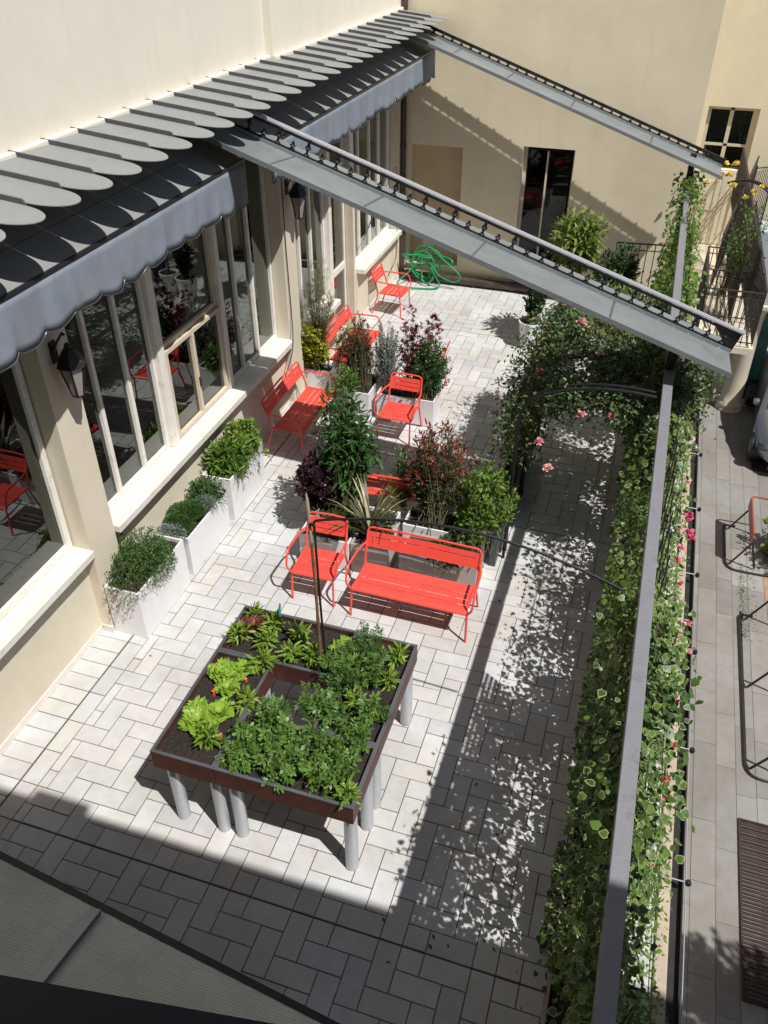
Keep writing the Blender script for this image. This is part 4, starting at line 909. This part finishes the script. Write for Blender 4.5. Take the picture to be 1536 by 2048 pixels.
lettuce((-1.83, 4.90, .94), .12, L['lettuce'], 'smaller green lettuce behind the tomato shoots')
peps = [(-2.96, 4.86, .16, 'pepper seedling in front of the red lettuce'), (-2.68, 4.86, .17, 'pepper seedling near the teal tool handle'), (-2.72, 5.08, .13, 'pepper seedling by the back rim left of the tool'), (-2.42, 4.98, .20, 'taller pepper seedling between tool and cane'), (-2.40, 4.78, .15, 'pepper seedling above the square opening'), (-2.22, 4.80, .14, 'pepper seedling just left of the bamboo cane'), (-2.62, 4.60, .15, 'pepper seedling at the back corner of the left planter'), (-1.50, 5.02, .18, 'pale leaved seedling in the far right corner'), (-1.47, 4.75, .15, 'seedling by the right rim halfway down'), (-1.68, 4.42, .14, 'pale seedling near the orange tag on the right'), (-2.95, 5.15, .1, 'tiny seedling in the far left corner'), (-2.70, 3.72, .14, 'seedling at the right of the front lettuce'), (-2.58, 4.15, .12, 'seedling beside the left edge of the opening'), (-1.45, 3.56, .12, 'yellowish seedling in the front right corner')]
for x, y, h, lb in peps:
    herb('pepper_seedling', lb+', with pointed leaves', (x, y, .94), lambda t: shrub((x, y, .94), (x, y, .94+h*.75), (.075, .075, h*.45), 13, 8, 'lance', .085, L['pepper'], t, stem_r=.003, up=.1), group='seedlings in the raised planters')
toms = [(-2.38, 3.62), (-2.2, 3.75), (-2.05, 3.60), (-1.88, 3.72), (-1.72, 3.60), (-1.58, 3.74), (-2.38, 3.86), (-2.16, 3.93), (-1.92, 3.93), (-1.66, 3.90), (-2.45, 3.72), (-1.56, 4.1), (-1.78, 4.2), (-1.52, 4.32)]
places = ['by the left end of the front box', 'second from the left in the front box', 'leaning over the front rim', 'in the middle of the front box', 'near the right end, leaning over the front rim', 'near the right end of the front box', 'at the back left of the front box', 'below the square opening', 'below the right side of the opening', 'at the back right of the front box', 'overhanging the seam of the front rims', 'at the joint of the front and right boxes', 'right of the square opening', 'by the right rim near the joint']
for (x, y), lb in zip(toms, places):
    herb('tomato_seedling', 'tomato plant with soft jagged leaves, '+lb, (x, y, .94), lambda t: shrub((x, y, .94), (x+.02, y-.02, 1.05), (.15, .13, .10), 12, 6, 'tomato', .10, L['tomato'], t, stem_r=.003, up=.2, stems=1.5), group='tomato plants in the raised planters')
for (x, y, z, lb) in ((-1.85, 4.55, 1.16, 'beside the cane'), (-1.66, 4.72, 1.14, 'in the middle of the right box'), (-1.72, 4.95, 1.2, 'tall, at the back of the right box'), (-2.0, 4.25, 1.10, 'spreading over the opening from the right'), (-2.28, 4.05, 1.08, 'spreading over the opening from below'), (-1.95, 4.75, 1.12, 'grey green, at the foot of the cane')):
    herb('feathery_tomato', 'fine leaved grey green tomato plant, '+lb, (x, y, .94), lambda t: shrub((x, y, .94), (x, y, z-.02), (.17, .17, .15), 22, 12, 'tomato', .07, L['herb'] if z > 1.15 else L['tomato'], t, stem_r=.003), group='fine leaved tomato plants')
for x, y, lb in ((-2.69, 4.39, 'between the lettuces'), (-2.63, 3.78, 'by the front seam'), (-1.49, 4.41, 'beside the right rim'), (-1.65, 5.12, 'at the back right'), (-2.90, 4.18, 'by the left rim')):
    tag(part('plant_tag', MB().box(x-.012, x+.012, y-.006, y+.006, .93, .985).lathe([(0, .98), (.014, .985), (.014, 1.0), (0, 1.004)], (x, y, 0), 8), M['orange']), 'tiny orange plant tag in the soil '+lb, 'plant tag', 'orange plant tags')
tl = thing('hand_tool', 'garden hand tool with teal handle stuck in the back planter', 'tool', (-2.69, 5.13, .94))
part('handle', MB().tube([(-2.69, 5.14, 1.04), (-2.688, 5.148, 1.09), (-2.685, 5.155, 1.15), (-2.68, 5.16, 1.19)], [.012, .015, .013, .011], 10), M['tealgrip'], tl, smooth=True)
part('shaft', MB().tube([(-2.695, 5.12, .93), (-2.69, 5.14, 1.05)], .007, 8).tube([(-2.68, 5.16, 1.19), (-2.679, 5.162, 1.215)], .008, 8), M['steel'], tl)
# bamboo cane and black hose pole
cn = thing('bamboo_cane', 'tall brown bamboo cane standing in the right planter', 'cane', (-2.12, 4.79, .94))
pc = MB(); a0 = Vector((-2.13, 4.78, .93)); a1 = Vector((-2.165, 4.79, 2.86)); pts = []; rs = []
for i in range(33):
    s = i/32; p = a0.lerp(a1, s); p.x += .012*math.sin(s*3); pts.append(p); rs.append(.0135+(.003 if i % 5 == 0 else 0))
part('cane', MB().tube(pts[:25], rs[:25], 10), M['bamboo'], cn, smooth=True)
part('cane_tip', MB().tube(pts[24:], rs[24:-1]+[.004], 10), M['cane_tip'], cn, smooth=True)
part('tie', MB().tube([(-2.14, 4.77, 2.58), (-2.10, 4.77, 2.58)], .014, 8), M['black'], cn)
hp = thing('black_hose_arch', 'thin black tube rising beside the cane and arching over to the ivy', 'tube', (-2.09, 4.79, .94))
pts = [(-2.085, 4.79, .93), (-2.105, 4.79, 1.8), (-2.115, 4.79, 2.60)]+[(-2.10+2.38*s, 4.80+.12*s, 2.60+.42*math.sin(math.pi*min(1, s*1.0))**.9*.55-.18*s) for s in np.linspace(.03, 1, 22)]
part('tube', MB().tube(smooth_pts(pts, .03, 3), .011, 8), M['black'], hp, smooth=True)

# ---- green hose and box ----
hb = MB(); pts = []
def coil(cx, cy, cz, rx, rz, a0, a1, n, tx=0, ty=0): return [(cx+rx*math.cos(a), cy+ty*(a-a0), cz+rz*math.sin(a)) for a in np.linspace(a0, a1, n)]
hk = thing('garden_hose', 'tangled green garden hose hung on the back wall reel', 'hose', (-4.2, 16.2, .4))
for k, (cx, cz, rx, rz, y) in enumerate(((-4.25, .48, .30, .32, 16.16), (-4.32, .40, .22, .30, 16.12), (-4.05, .52, .34, .12, 16.10), (-4.45, .52, .30, .10, 16.13), (-4.22, .36, .16, .27, 16.06))):
    part('loop', MB().tube([(cx+rx*math.cos(a)+.02*math.sin(3*a+k), y-.05*math.sin(2*a+k), cz+rz*math.sin(a)+.03*math.cos(2*a)) for a in np.linspace(0, 2*math.pi, 36, endpoint=False)], .019, 8, closed=True), M['hose'], hk, smooth=True)
part('loose_end', MB().tube(smooth_pts([(-4.2, 16.14, .9), (-4.3, 16.1, .6), (-4.6, 16.0, .25), (-4.85, 15.8, .04), (-4.5, 15.75, .03), (-4.0, 15.85, .03), (-3.9, 16.0, .05), (-4.15, 16.05, .4)], .2), .015, 8), M['hose'], hk, smooth=True)
part('loose_end', MB().tube(smooth_pts([(-4.15, 16.12, .75), (-3.8, 16.0, .55), (-3.45, 15.95, .30), (-3.6, 15.95, .16), (-3.95, 16.0, .24), (-4.2, 16.1, .5)], .15), .015, 8), M['hose'], hk, smooth=True)
tg = thing('tap_box', 'small cream tap box in the niche above the hose', 'box', (-4.3, 16.5, .7))
part('box', MB().box(-4.42, -4.2, 16.42, 16.515, .68, .92), M['box'], tg, bevel=.01)

# ================= IVY EDGE =================
GT = 'tan planter troughs under the ivy'
for i, (y0, y1, lb) in enumerate(((1.0, 3.0, 'tan trough under the ivy nearest the viewer'), (3.2, 5.0, 'second tan trough under the ivy, next to the slate box'), (5.15, 7.0, 'third tan trough under the ivy beside the sunlit patch'), (7.2, 9.2, 'tan trough under the ivy below the near arch'), (9.4, 11.6, 'tan trough under the ivy in the rose tunnel'), (11.8, 14.0, 'farthest tan trough under the ivy'))):
    planter('trough', .28, .70, y0, y1, .42, M['tan'], lb, GT)
tag(part('slate_box', MB().box(.19, .275, 3.35, 4.1, 0, .34), M['slate'], bevel=.006), 'dark slate box on the floor in front of the tan trough', 'box')
def ivy(y0, y1, z0, z1, n, m, label, name='ivy_plant', x0=.2, x1=.84, size=.062, edge=.9, tpl='ivy', clump=18, cat='climbing plant', group='ivy plants climbing along the beam'):
    n = int(n*1.15); t = thing(name, label, cat, (.5, (y0+y1)/2, .4), 0, group); lv = Leaves()
    cs = np.column_stack([rng.uniform(x0+.1, x1-.1, clump), rng.uniform(y0, y1, clump), rng.uniform(z0, z1, clump)])
    clump2 = clump; i = rng.integers(0, clump, n); P = cs[i]+rng.normal(size=(n, 3))*np.array([.09, .15, .15]); a = rng.random(n) < .28; tone = np.clip(rng.random(clump)[i]*.6+.4*rng.random(n), 0, 1)
    P[a] = np.column_stack([rng.uniform(x0, x1, a.sum()), rng.uniform(y0, y1, a.sum()), rng.uniform(z0, z1, a.sum())])
    P[:, 0] = np.clip(P[:, 0], x0, x1+.06); P[:, 2] = np.clip(P[:, 2], z0*.8, z1+.08)
    side = np.sign(P[:, 0]-.5)
    ax = nrm(np.column_stack([side*.4, np.zeros(n), -.55*np.ones(n)])+.75*rvec(n)); up = nrm(np.column_stack([side*.6, np.zeros(n)-.2, .7*np.ones(n)])+.5*rvec(n))
    sz = size*(.5+.62*rng.random(n)); k_ = rng.random(n) < .35; eg = edge*rng.random(n)**.6*(rng.random(n) < .7)
    lv.add(tpl, P[~k_], ax[~k_], up[~k_], sz[~k_], tone[~k_], eg[~k_]); lv.add('round' if tpl == 'ivy' else tpl, P[k_], ax[k_], up[k_], sz[k_]*.7, tone[k_], 0.)
    lv.build('foliage', m, t); st = MB()
    for k in range(int((y1-y0)*7)):
        y = rng.uniform(y0, y1); x = rng.uniform(.4, .7); pts = [(x+.04*math.sin(z*5+k), y+.08*math.sin(z*3+k), z) for z in np.linspace(.35, z1-.05, 8)]; st.tube(pts, .005, 4)
    part('stems', st, M['stem'], t); return t
ivy(.6, 3.3, .35, 1.9, 2000, L['ivy'], 'variegated ivy in the building shadow at the bottom right', x0=.3, x1=.72)
ivy(3.0, 5.0, .35, 2.42, 4600, L['ivy'], 'variegated ivy beneath the lattice screen beside the dappled shade')
ivy(4.9, 7.0, .35, 1.75, 3600, L['ivy'], 'variegated ivy level with the front red bench')
ivy(6.8, 8.7, .35, 2.1, 3400, L['ivy'], 'variegated ivy rising to the near arch')
ivy(8.7, 11.2, .35, 2.2, 3600, L['ivy'], 'variegated ivy inside the rose tunnel side', size=.075)
ivy(11.0, 13.4, .4, 2.45, 3000, L['fresh'], 'pale leafy climber beyond the middle gutter arm', size=.07, name='climbing_vine', x0=.18, x1=.75)
ivy(13.2, 15.9, .5, 2.75, 3200, L['fresh'], 'pale leafy climber reaching the far post', size=.065, name='climbing_vine', x0=.2, x1=.72)
for y0, y1, sc, lb in ((2.6, 4.2, .05, 'low trailing plant spilling over the coping beside the near ivy'), (4.4, 6.4, .045, 'fine leaved trailing plant spilling over the coping below the red flowers'), (6.6, 8.6, .045, 'trailing plant over the coping among the pink flowers'), (8.8, 11.5, .045, 'trailing plant over the coping below the pale roses')):
    ivy(y0, y1, .08, .58, 1300, L['fresh'], lb, 'trailing_plant', x0=.78, x1=1.02, size=sc, edge=.1, tpl='oval', cat='trailing plant', group='trailing plants on the coping', clump=12)
def flower(c, r, m, n, petals=16):
    """double flower: rings of cupped petals"""
    lv = Leaves(); k = 34; d = rvec(k); d[:, 2] = np.abs(d[:, 2])*.9-.15
    lv.add('round', np.array(c, float)+d*r*.35*rng.random((k, 1)), nrm(d+.35*rvec(k)), nrm(rvec(k)*.6+np.array([0, 0, 1])), r*(.45+.35*rng.random(k)), None, 0.)
    return lv
rose_more = [((-.95, 9.0, 2.0), .075, 'pinkf', 'pink rose on the left shoulder of the tunnel'), ((-.3, 8.9, 2.4), .07, 'palef', 'pale rose on top between the near arches'), ((.2, 9.0, 2.42), .075, 'pinkf', 'soft pink rose on top right of the tunnel'), ((.6, 9.1, 2.3), .07, 'palef', 'cream rose just right of the beam on the tunnel'), ((-.6, 9.6, 2.42), .08, 'pinkf', 'pink rose among the leaves in the tunnel middle'), ((.75, 9.9, 2.0), .08, 'pinkf', 'pink rose below the end of the middle gutter arm'), ((.9, 7.3, .8), .05, 'magf', 'deep pink flower between ivy and coping beside the third peg'), ((.95, 7.6, .75), .05, 'pinkf', 'pink flower beside the deep pink one over the coping'), ((.92, 3.9, .5), .035, 'redf', 'red flower nearest the building shadow')]
for i_, (x_, y_, z_) in enumerate(((.93, 10.2, 1.0), (.96, 8.75, .85), (.92, 7.9, .8), (.97, 7.05, .7), (1.0, 5.9, .55), (.95, 5.3, .55))):
    rose_more.append(((x_, y_, z_), .045, 'pinkf', 'small pink bloom over the coping, '+('below the gutter arm', 'beside the pale pair of roses', 'just nearer than the magenta flowers', 'level with the dark panel', 'level with the front bench', 'between the red geranium heads')[i_]))
fl = rose_more+[((.95, 9.6, .95), .07, 'palef', 'pale pink double rose above the coping under the gutter arm'), ((.98, 9.42, .95), .07, 'palef', 'pale pink double rose, right one of the pair on the coping side'), ((.62, 8.35, 2.2), .08, 'palef', 'creamy white rose beside the top of the near arch'), ((-.35, 7.95, 2.12), .07, 'pinkf', 'pink rose hanging below the crown of the near arch'), ((-.05, 8.0, 2.12), .065, 'pinkf', 'deep pink rose hanging right of the arch crown'), ((-.75, 7.95, 1.7), .065, 'pinkf', 'pink rose below the left shoulder of the near arch'), ((-.62, 8.0, 1.35), .07, 'pinkf', 'lowest pink rose inside the near arch'), ((-.45, 10.5, 2.35), .13, 'pinkf', 'large faded pink rose cluster on top of the tunnel'), ((.0, 10.1, 2.35), .11, 'palef', 'peach coloured rose on the tunnel below the gutter arm'), ((.45, 9.7, 2.3), .08, 'palef', 'small peach rose right on the tunnel top'), ((-.85, 10.6, 2.2), .06, 'magf', 'red rosebud on the far left of the tunnel'), ((.97, 8.9, .8), .05, 'palef', 'small white flower over the coping'),
      ((1.03, 8.35, .65), .07, 'magf', 'magenta flower over the coping, upper one of the bright group'), ((1.05, 8.1, .6), .07, 'magf', 'magenta flower over the coping, lower one of the bright group'), ((1.08, 8.0, .62), .05, 'magf', 'magenta flower touching the edge wire'), ((.98, 6.8, .65), .05, 'pinkf', 'pink begonia between the ivy and coping'), ((1.08, 6.6, .6), .055, 'pinkf', 'pink begonia nearest the edge wire'), ((1.0, 6.35, .6), .04, 'pinkf', 'small pink begonia bud'), ((1.1, 6.25, .55), .04, 'pinkf', 'lowest pink begonia by the coping'),
      ((.99, 6.05, .55), .035, 'redf', 'red geranium head, topmost of the red ones'), ((1.0, 5.62, .5), .04, 'redf', 'red geranium head above the big red one'), ((1.01, 5.45, .5), .05, 'redf', 'largest red geranium head by the coping'), ((1.03, 5.15, .45), .03, 'redf', 'small red geranium head beside the peg'), ((.98, 4.75, .5), .035, 'redf', 'red geranium head in the lower pair'), ((.99, 4.55, .5), .04, 'redf', 'red geranium head, lower of the pair'), ((.97, 4.35, .45), .04, 'redf', 'lowest red geranium head')]
for c, r, k, lb in fl:
    if c[0] > .85: c = (c[0]-.015, c[1], c[2]+.14); r *= 1.15
    t = thing('flower', lb, 'flower', c, 0, 'flowers along the ivy edge and arches'); flower(c, r, L[k], 1).build('petals', L[k], t)
    part('stalk', MB().tube([(c[0], c[1], c[2]-.01), (c[0]-.02, c[1], c[2]-.14)], .003, 5), M['stem'], t)
# rose tunnel foliage
def tunnel(y0, y1, label, m, n, x0=-1.12, x1=.75, zc=2.28, size=.06, tpl='oval', edge=0.):
    t = thing('rose_plant', label, 'climbing rose', ((x0+x1)/2, (y0+y1)/2, 1), 0, 'climbing roses over the arches'); lv = Leaves(); k = 26
    cc = np.column_stack([rng.uniform(x0, x1, k), rng.uniform(y0, y1, k), np.zeros(k)]); i = rng.integers(0, k, n)
    P = cc[i]+rng.normal(size=(n, 3))*np.array([.12, .14, .09]); P[:, 1] = np.clip(P[:, 1], y0-.1, y1+.1)
    u = np.clip((P[:, 0]+.3)/.75, -1.15, 1.15); P[:, 2] += zc-.32*u*u-rng.random(n)**2*.25
    lv.add(tpl, P, nrm(rvec(n)+np.array([0, 0, -.2])), nrm(rvec(n)*.7+np.array([0, 0, 1])), size*(.5+.8*rng.random(n)), None, np.where(rng.random(n) < .08, 1., 0.)*edge)
    lv.build('foliage', m, t); st = MB()
    for q in range(14):
        y = rng.uniform(y0, y1); st.tube([(x, y+.1*math.sin(x*4+q), zc-.1-.32*((x+.3)/.75)**2+.05*math.sin(x*9+q)) for x in np.linspace(x0+.05, x1-.05, 10)], .005, 4)
    part('stems', st, M['stem'], t); return t
tunnel(8.05, 9.1, 'dark green climbing rose over the near two arches', L['rose'], 6500, edge=1.)
tunnel(8.35, 9.35, 'rose leaves draped over the grey beam beside the near arch', L['rose'], 2600, x0=.15, x1=.85, zc=2.72, edge=1.)
tunnel(9.1, 10.2, 'climbing rose with brownish leaves on the middle of the tunnel', L['rose'], 8500, edge=1.)
tunnel(10.1, 11.6, 'climbing rose with dry and green leaves at the far end of the tunnel', L['rose'], 8000, x1=.5, edge=1.)
tunnel(9.7, 10.9, 'withered brown rose shoots on top of the tunnel', L['dry'], 420, x0=-.9, x1=.1, zc=2.30)
tunnel(10.9, 12.6, 'bright green vine over the far end of the tunnel near the white pot', L['lime'], 1300, x0=-.95, x1=.1, zc=1.9, size=.08)
def hang(y, z0, z1, n, m, label, x=-1.06, sx=.12, sy=.22, size=.06):
    t = thing('rose_plant', label, 'climbing rose', (x, y, .5), 0, 'climbing roses over the arches'); lv = Leaves()
    z = rng.uniform(z0, z1, n); k = 10; cy = rng.uniform(y-sy, y+sy, k); i = rng.integers(0, k, n)
    P = np.column_stack([x+rng.normal(size=n)*sx, cy[i]+rng.normal(size=n)*.12, z]); lv.add('oval', P, nrm(rvec(n)+np.array([-.2, 0, -.4])), nrm(rvec(n)*.7+np.array([-.4, -.2, .7])), size*(.5+.8*rng.random(n)), None, np.where(rng.random(n) < .12, 1., 0.))
    lv.build('foliage', m, t); part('stems', MB().tube([(x, y, .3), (x+.03, y+.05, 1.2), (x, y, z1)], .008, 5).tube([(x+.02, y+.15, .3), (x-.03, y+.1, 1.0), (x, y+.1, z1)], .006, 5), M['stem'], t); return t
hang(8.35, 1.25, 2.05, 1300, L['rose'], 'rose leaves hanging down the left legs of the near arch')
hang(8.9, .9, 1.7, 900, L['rose'], 'dark rose foliage low beside the slate planter', sx=.13)
hang(9.9, .9, 2.0, 2000, L['rose'], 'rose foliage on the left legs of the middle arch', sx=.16)
hang(10.8, .9, 2.0, 1500, L['rose'], 'rose foliage at the far left corner of the tunnel', sx=.2, sy=.4)
# yellow roses on the far right
ya = thing('garden_arch', 'black iron arch with yellow roses beside the rear balcony', 'arch', (1.9, 16.5, 0), 0, 'black garden arches')
part('hoop', MB().tube([(1.15+1.3*s, 16.6-.9*s, 2.35+.25*math.sin(math.pi*s)-.9*s*s) for s in np.linspace(0, 1, 16)], .02, 8).tube([(1.2+1.3*s, 16.75-.9*s, 2.33+.25*math.sin(math.pi*s)-.9*s*s) for s in np.linspace(0, 1, 16)], .015, 8), M['black'], ya, smooth=True)
P1('yellow_rose', 'climbing rose twining over the far iron railings', (1.5, 16.6, .3), (1.7, 16.5, 1.55), (.5, .6, .65), 60, 14, 'oval', .06, 'tomato', stem_r=.005, shell=.5)
P1('yellow_rose', 'leafy rose shoots along the descending arch at the right edge', (2.3, 15.9, 1.2), (2.35, 15.9, 1.75), (.22, .3, .5), 36, 16, 'oval', .06, 'tomato', stem_r=.004)
yl = [((1.02, 16.4, 2.72), .09, 'beside the far gutter end, top left'), ((1.2, 16.4, 2.72), .09, 'beside the far gutter end, top right'), ((1.12, 16.3, 2.55), .10, 'in the middle of the cluster by the gutter end'), ((1.22, 16.3, 2.38), .09, 'lowest of the cluster by the gutter end'), ((.78, 16.2, 2.42), .07, 'alone under the far gutter arm'), ((1.45, 16.0, 2.28), .08, 'leftmost of the slanting row'), ((1.56, 16.0, 2.38), .08, 'second of the slanting row'), ((1.66, 16.0, 2.48), .07, 'uppermost of the slanting row'), ((2.15, 15.8, 2.2), .09, 'at the right edge, top'), ((2.2, 15.8, 2.0), .09, 'at the right edge, second'), ((2.22, 15.8, 1.8), .10, 'at the right edge, third'), ((2.24, 15.8, 1.45), .08, 'at the right edge, lowest')]
for c, r, lb in yl:
    t = thing('flower', 'yellow rose '+lb, 'flower', c, 0, 'yellow roses'); flower(c, r, L['yelf'], 1).build('petals', L['yelf'], t)

# ================= STREET =================
def car():
    t = thing('parked_car', 'silver car nose at the right edge, parked on the lower street', 'car', (3.7, 18, -3.2))
    xs = np.linspace(-1, 1, 15); vs = []; fs = []
    prof = [(-1.98, .30, .80), (-2.02, .50, .88), (-1.95, .68, .90), (-1.6, .80, .93), (-1.0, .92, .93), (-.85, .95, .90), (-.2, 1.38, .74), (.6, 1.46, .72), (1.2, 1.40, .72), (1.7, 1.0, .80), (1.95, .7, .85), (1.95, .3, .85)]
    ny = len(prof); nx = len(xs)
    for (y, z, wd) in prof:
        for x in xs:
            xx = wd*.82*math.copysign(abs(x)**.8, x); dz = -.10*abs(x)**4*(z > .6); dy = (.45*abs(x)**3 if y < -1.5 else (-.3*abs(x)**3 if y > 1.6 else 0)); vs.append((3.75+xx, 18.35+y+dy, -3.2+z+dz))
    for j in range(ny-1):
        for i in range(nx-1): fs.append((j*nx+i, j*nx+i+1, (j+1)*nx+i+1, (j+1)*nx+i))
    o = len(vs)
    for sgn in (0, nx-1):
        b = len(vs)
        for j in range(ny): x, y, z = vs[j*nx+sgn]; vs.append((x, y, -3.0))
        for j in range(ny-1): q = (j*nx+sgn, (j+1)*nx+sgn, b+j+1, b+j); fs.append(q if sgn == 0 else q[::-1])
    part('body', MB().add(vs, fs), M['carpaint'], t, smooth=True)
    ws = MB(); a = [(3.15, 17.55, -2.235), (4.35, 17.55, -2.235), (4.2, 18.10, -1.85), (3.3, 18.10, -1.85)]; ws.add(a+[(x, y+.01, z+.02) for x, y, z in a], [(0,1,2,3),(4,5,6,7)])
    part('windscreen', ws, M['cardark'], t)
    part('bumper_grille', MB().box(3.35, 4.15, 16.33, 16.40, -2.86, -2.70).box(3.3, 4.2, 16.34, 16.42, -3.02, -2.92), M['cardark'], t, bevel=.02)
    for x in (3.16, 4.34):
        part('headlight', MB().lathe([(0, 0), (.13, 0), (.15, .03), (0, .09)], (x, 16.62, -2.66), 16), M['cardark'], t, smooth=True)
    for x in (3.07, 4.43):
        for y in (17.05, 19.5):
            wl = part('wheel', MB().tube([(x-.1, y, -2.9), (x+.1, y, -2.9)], .30, 24), M['cardark'], t, smooth=True); part('rim', MB().tube([(x-.105, y, -2.9), (x+.105, y, -2.9)], .17, 20), M['steel'], wl)
    part('door_mirror', MB().lathe([(0, 0), (.08, .02), (.09, .1), (0, .14)], (3.0, 17.9, -2.35), 12), M['carpaint'], t, smooth=True)
    t.location.x -= .14; t.location.y -= .4
    return t
CAR = car()
def rack(y0, y1, x, label, plate=True):
    t = thing('bike_rack', label, 'bicycle rack', (x, (y0+y1)/2, -3.2), 0, 'bicycle racks on the street'); z0 = -3.17
    part('ground_shadow_frame', MB().tube(smooth_pts([(x+.9, y0, z0), (x, y0, z0), (x-.02, y1, z0), (x+.2, y1, z0)], .25, 6), .017, 8), M['rack'], t, smooth=True)  # loop of dark tube built in place of the rack's cast shadow
    for y in np.linspace(y0+.15, y1-.12, 3 if not plate else 2):
        part('strut', MB().tube([(x+.07, y, z0), (x+.32, y-.05, z0+.55)], .018, 8), M['rack'], t); part('strut', MB().tube([(x+.5, y, z0), (x+.34, y-.02, z0+.55)], .018, 8), M['rack'], t)
    part('top_tube', MB().tube([(x+.33, y0+.1, z0+.56), (x+.33, y1-.1, z0+.56)], .02, 8), M['rack'], t)
    if plate: part('plate', MB().obox((x+.30, y0+.1, z0+.66), (x+.30, y1-.1, z0+.66), .02, .20), M['redplate'], t, bevel=.004); part('hoop', MB().tube(smooth_pts([(x+.30, y0+.1, z0+.78), (x+.30, y1-.08, z0+.78), (x+.9, y1-.08, z0+.78)], .1), .02, 8), M['redplate'], t, smooth=True)
    return t
rack(12.65, 14.0, 2.36, 'bicycle rack with a faded red plate in front of the street bush')
rack(8.15, 11.5, 2.60, 'long bicycle rack at the right edge without plate, its shadow built as black tube', False)
P1('street_bush', 'green rounded bush behind the red rack plate', (3.35, 13.3, -3.2), (3.32, 13.3, -2.75), (.45, .75, .35), 150, 24, 'oval', .06, 'fresh', stem_r=.01, stems=6)
for x0, x1, y0, y1, lb in ((2.50, 3.6, 5.1, 7.45, 'large rusty slatted floor grate at the bottom right'), (2.92, 3.9, 16.15, 16.85, 'small slatted floor grate just in front of the car')):
    t = thing('floor_grate', lb, 'grate', ((x0+x1)/2, (y0+y1)/2, -3.19), 0, 'slatted floor grates')
    part('frame', MB().box(x0, x1, y0, y0+.02, -3.2, -3.172).box(x0, x1, y1-.02, y1, -3.2, -3.172).box(x0, x0+.02, y0+.02, y1-.02, -3.2, -3.172), M['grate'], t)
    s = MB()
    for y in np.arange(y0+.03, y1-.03, .052): s.box(x0+.02, x1, y, y+.034, -3.199, -3.178)
    part('slats', s, M['grate'], t)
# weeds in a paving joint
wd = MB(); lv = Leaves(); n = 420; P = np.column_stack([2.62+.28*rng.random(n)**3+.02*rng.normal(size=n), rng.uniform(10.9, 12.9, n), np.full(n, -3.195)]); lv.add('tiny', P, nrm(rvec(n)+np.array([0, 0, .8])), rvec(n), .03, None, 0.); o = lv.build('joint_weeds', L['feather']); o['kind'] = 'stuff'

# ================= BUILDING THE PHOTOGRAPHER STANDS IN =================
nb = thing('near_building', 'building the view is taken from, with overhanging eave', 'building', (0, -1, 0))
part('wall', MB().box(-9, 9, -1.6, -1.1, -3.4, 8.3), M['plaster'], nb)
ev = MB()
ev.box(-9, 9, -1.7, .67, 8.3, 8.45); part('eave', ev, M['plaster_up'], nb)
part('eave_shadow_box', MB().box(.55, 1.0, .0, .5, 8.45, 9.05).box(.5, 1.05, -.05, .55, 9.05, 9.12), M['plaster_up'], nb)
# the capped box on the eave is unseen, added to bump its shadow
cp = thing('glass_canopy', 'ribbed wired glass canopy with dark edge at the bottom left', 'canopy', (-1.5, 1, 3))
A = Vector((-5.5, 1.85, 3.0)); B = Vector((3.0, .84, 3.0))
def ce(s, back, z): p = A.lerp(B, s); return (p.x, p.y-back, p.z+z)
part('glass_sheet', MB().add([ce(0, 0, 0), ce(1, 0, 0), ce(1, 1.9, .55), ce(0, 1.9, .55), ce(0, 0, .012), ce(1, 0, .012), ce(1, 1.9, .562), ce(0, 1.9, .562)], [(0,3,2,1),(4,5,6,7),(0,1,5,4),(1,2,6,5),(2,3,7,6),(3,0,4,7)]), M['wired'], cp)
part('edge_bar', MB().obox(ce(0, -.012, -.01), ce(1, -.012, -.01), .03, .05), M['black'], cp)
for s in (.17, .305, .44, .575): part('rib', MB().obox(ce(s, .02, .035), ce(s, 1.9, .59), .05, .03), M['rim'], cp)
ws = thing('window_ledge', 'dark window ledge of the room the photo is taken from', 'window sill', (-.6, .1, 5.8))
part('ledge', MB().add([(-1.4, .05, 5.9), (.35, .315, 5.9), (.35, .02, 5.9), (-1.4, -.25, 5.9), (-1.4, .05, 5.84), (.35, .315, 5.84), (.35, .02, 5.84), (-1.4, -.25, 5.84)], [(0,1,2,3),(7,6,5,4),(0,4,5,1),(1,5,6,2),(2,6,7,3),(3,7,4,0)]), M['cardark'], ws)

# street tree standing right of the frame, its crown shades the pavement at the bottom right
P1('street_tree', 'leafy street tree just outside the right edge, its shadow falls on the pavement', (5.6, 2.7, -3.2), (5.5, 2.9, 2.9), (1.5, 1.2, 1.1), 330, 32, 'oval', .12, 'ivydark', stem_r=.03, stems=2)
# fallen leaves and crumbs of soil on the pavers
lv = Leaves(); n = 90; P = np.column_stack([rng.uniform(-4.4, .9, n), rng.uniform(2.8, 15, n), np.full(n, .006)]); k = rng.random(n) < .6; P[k, 0] = rng.uniform(-.9, .3, k.sum())
lv.add('oval', P, rvec(n)*np.array([1, 1, .1]), rvec(n)*.3+np.array([0, 0, 1]), .02+.03*rng.random(n), None, 0.); o = lv.build('leaf_litter', L['dry']); o['kind'] = 'stuff'

ivy(1.7, 4.3, 1.55, 2.42, 2300, L['ivy'], 'ivy hanging high under the beam where the building shadow begins', x0=.34, x1=.60, size=.055)
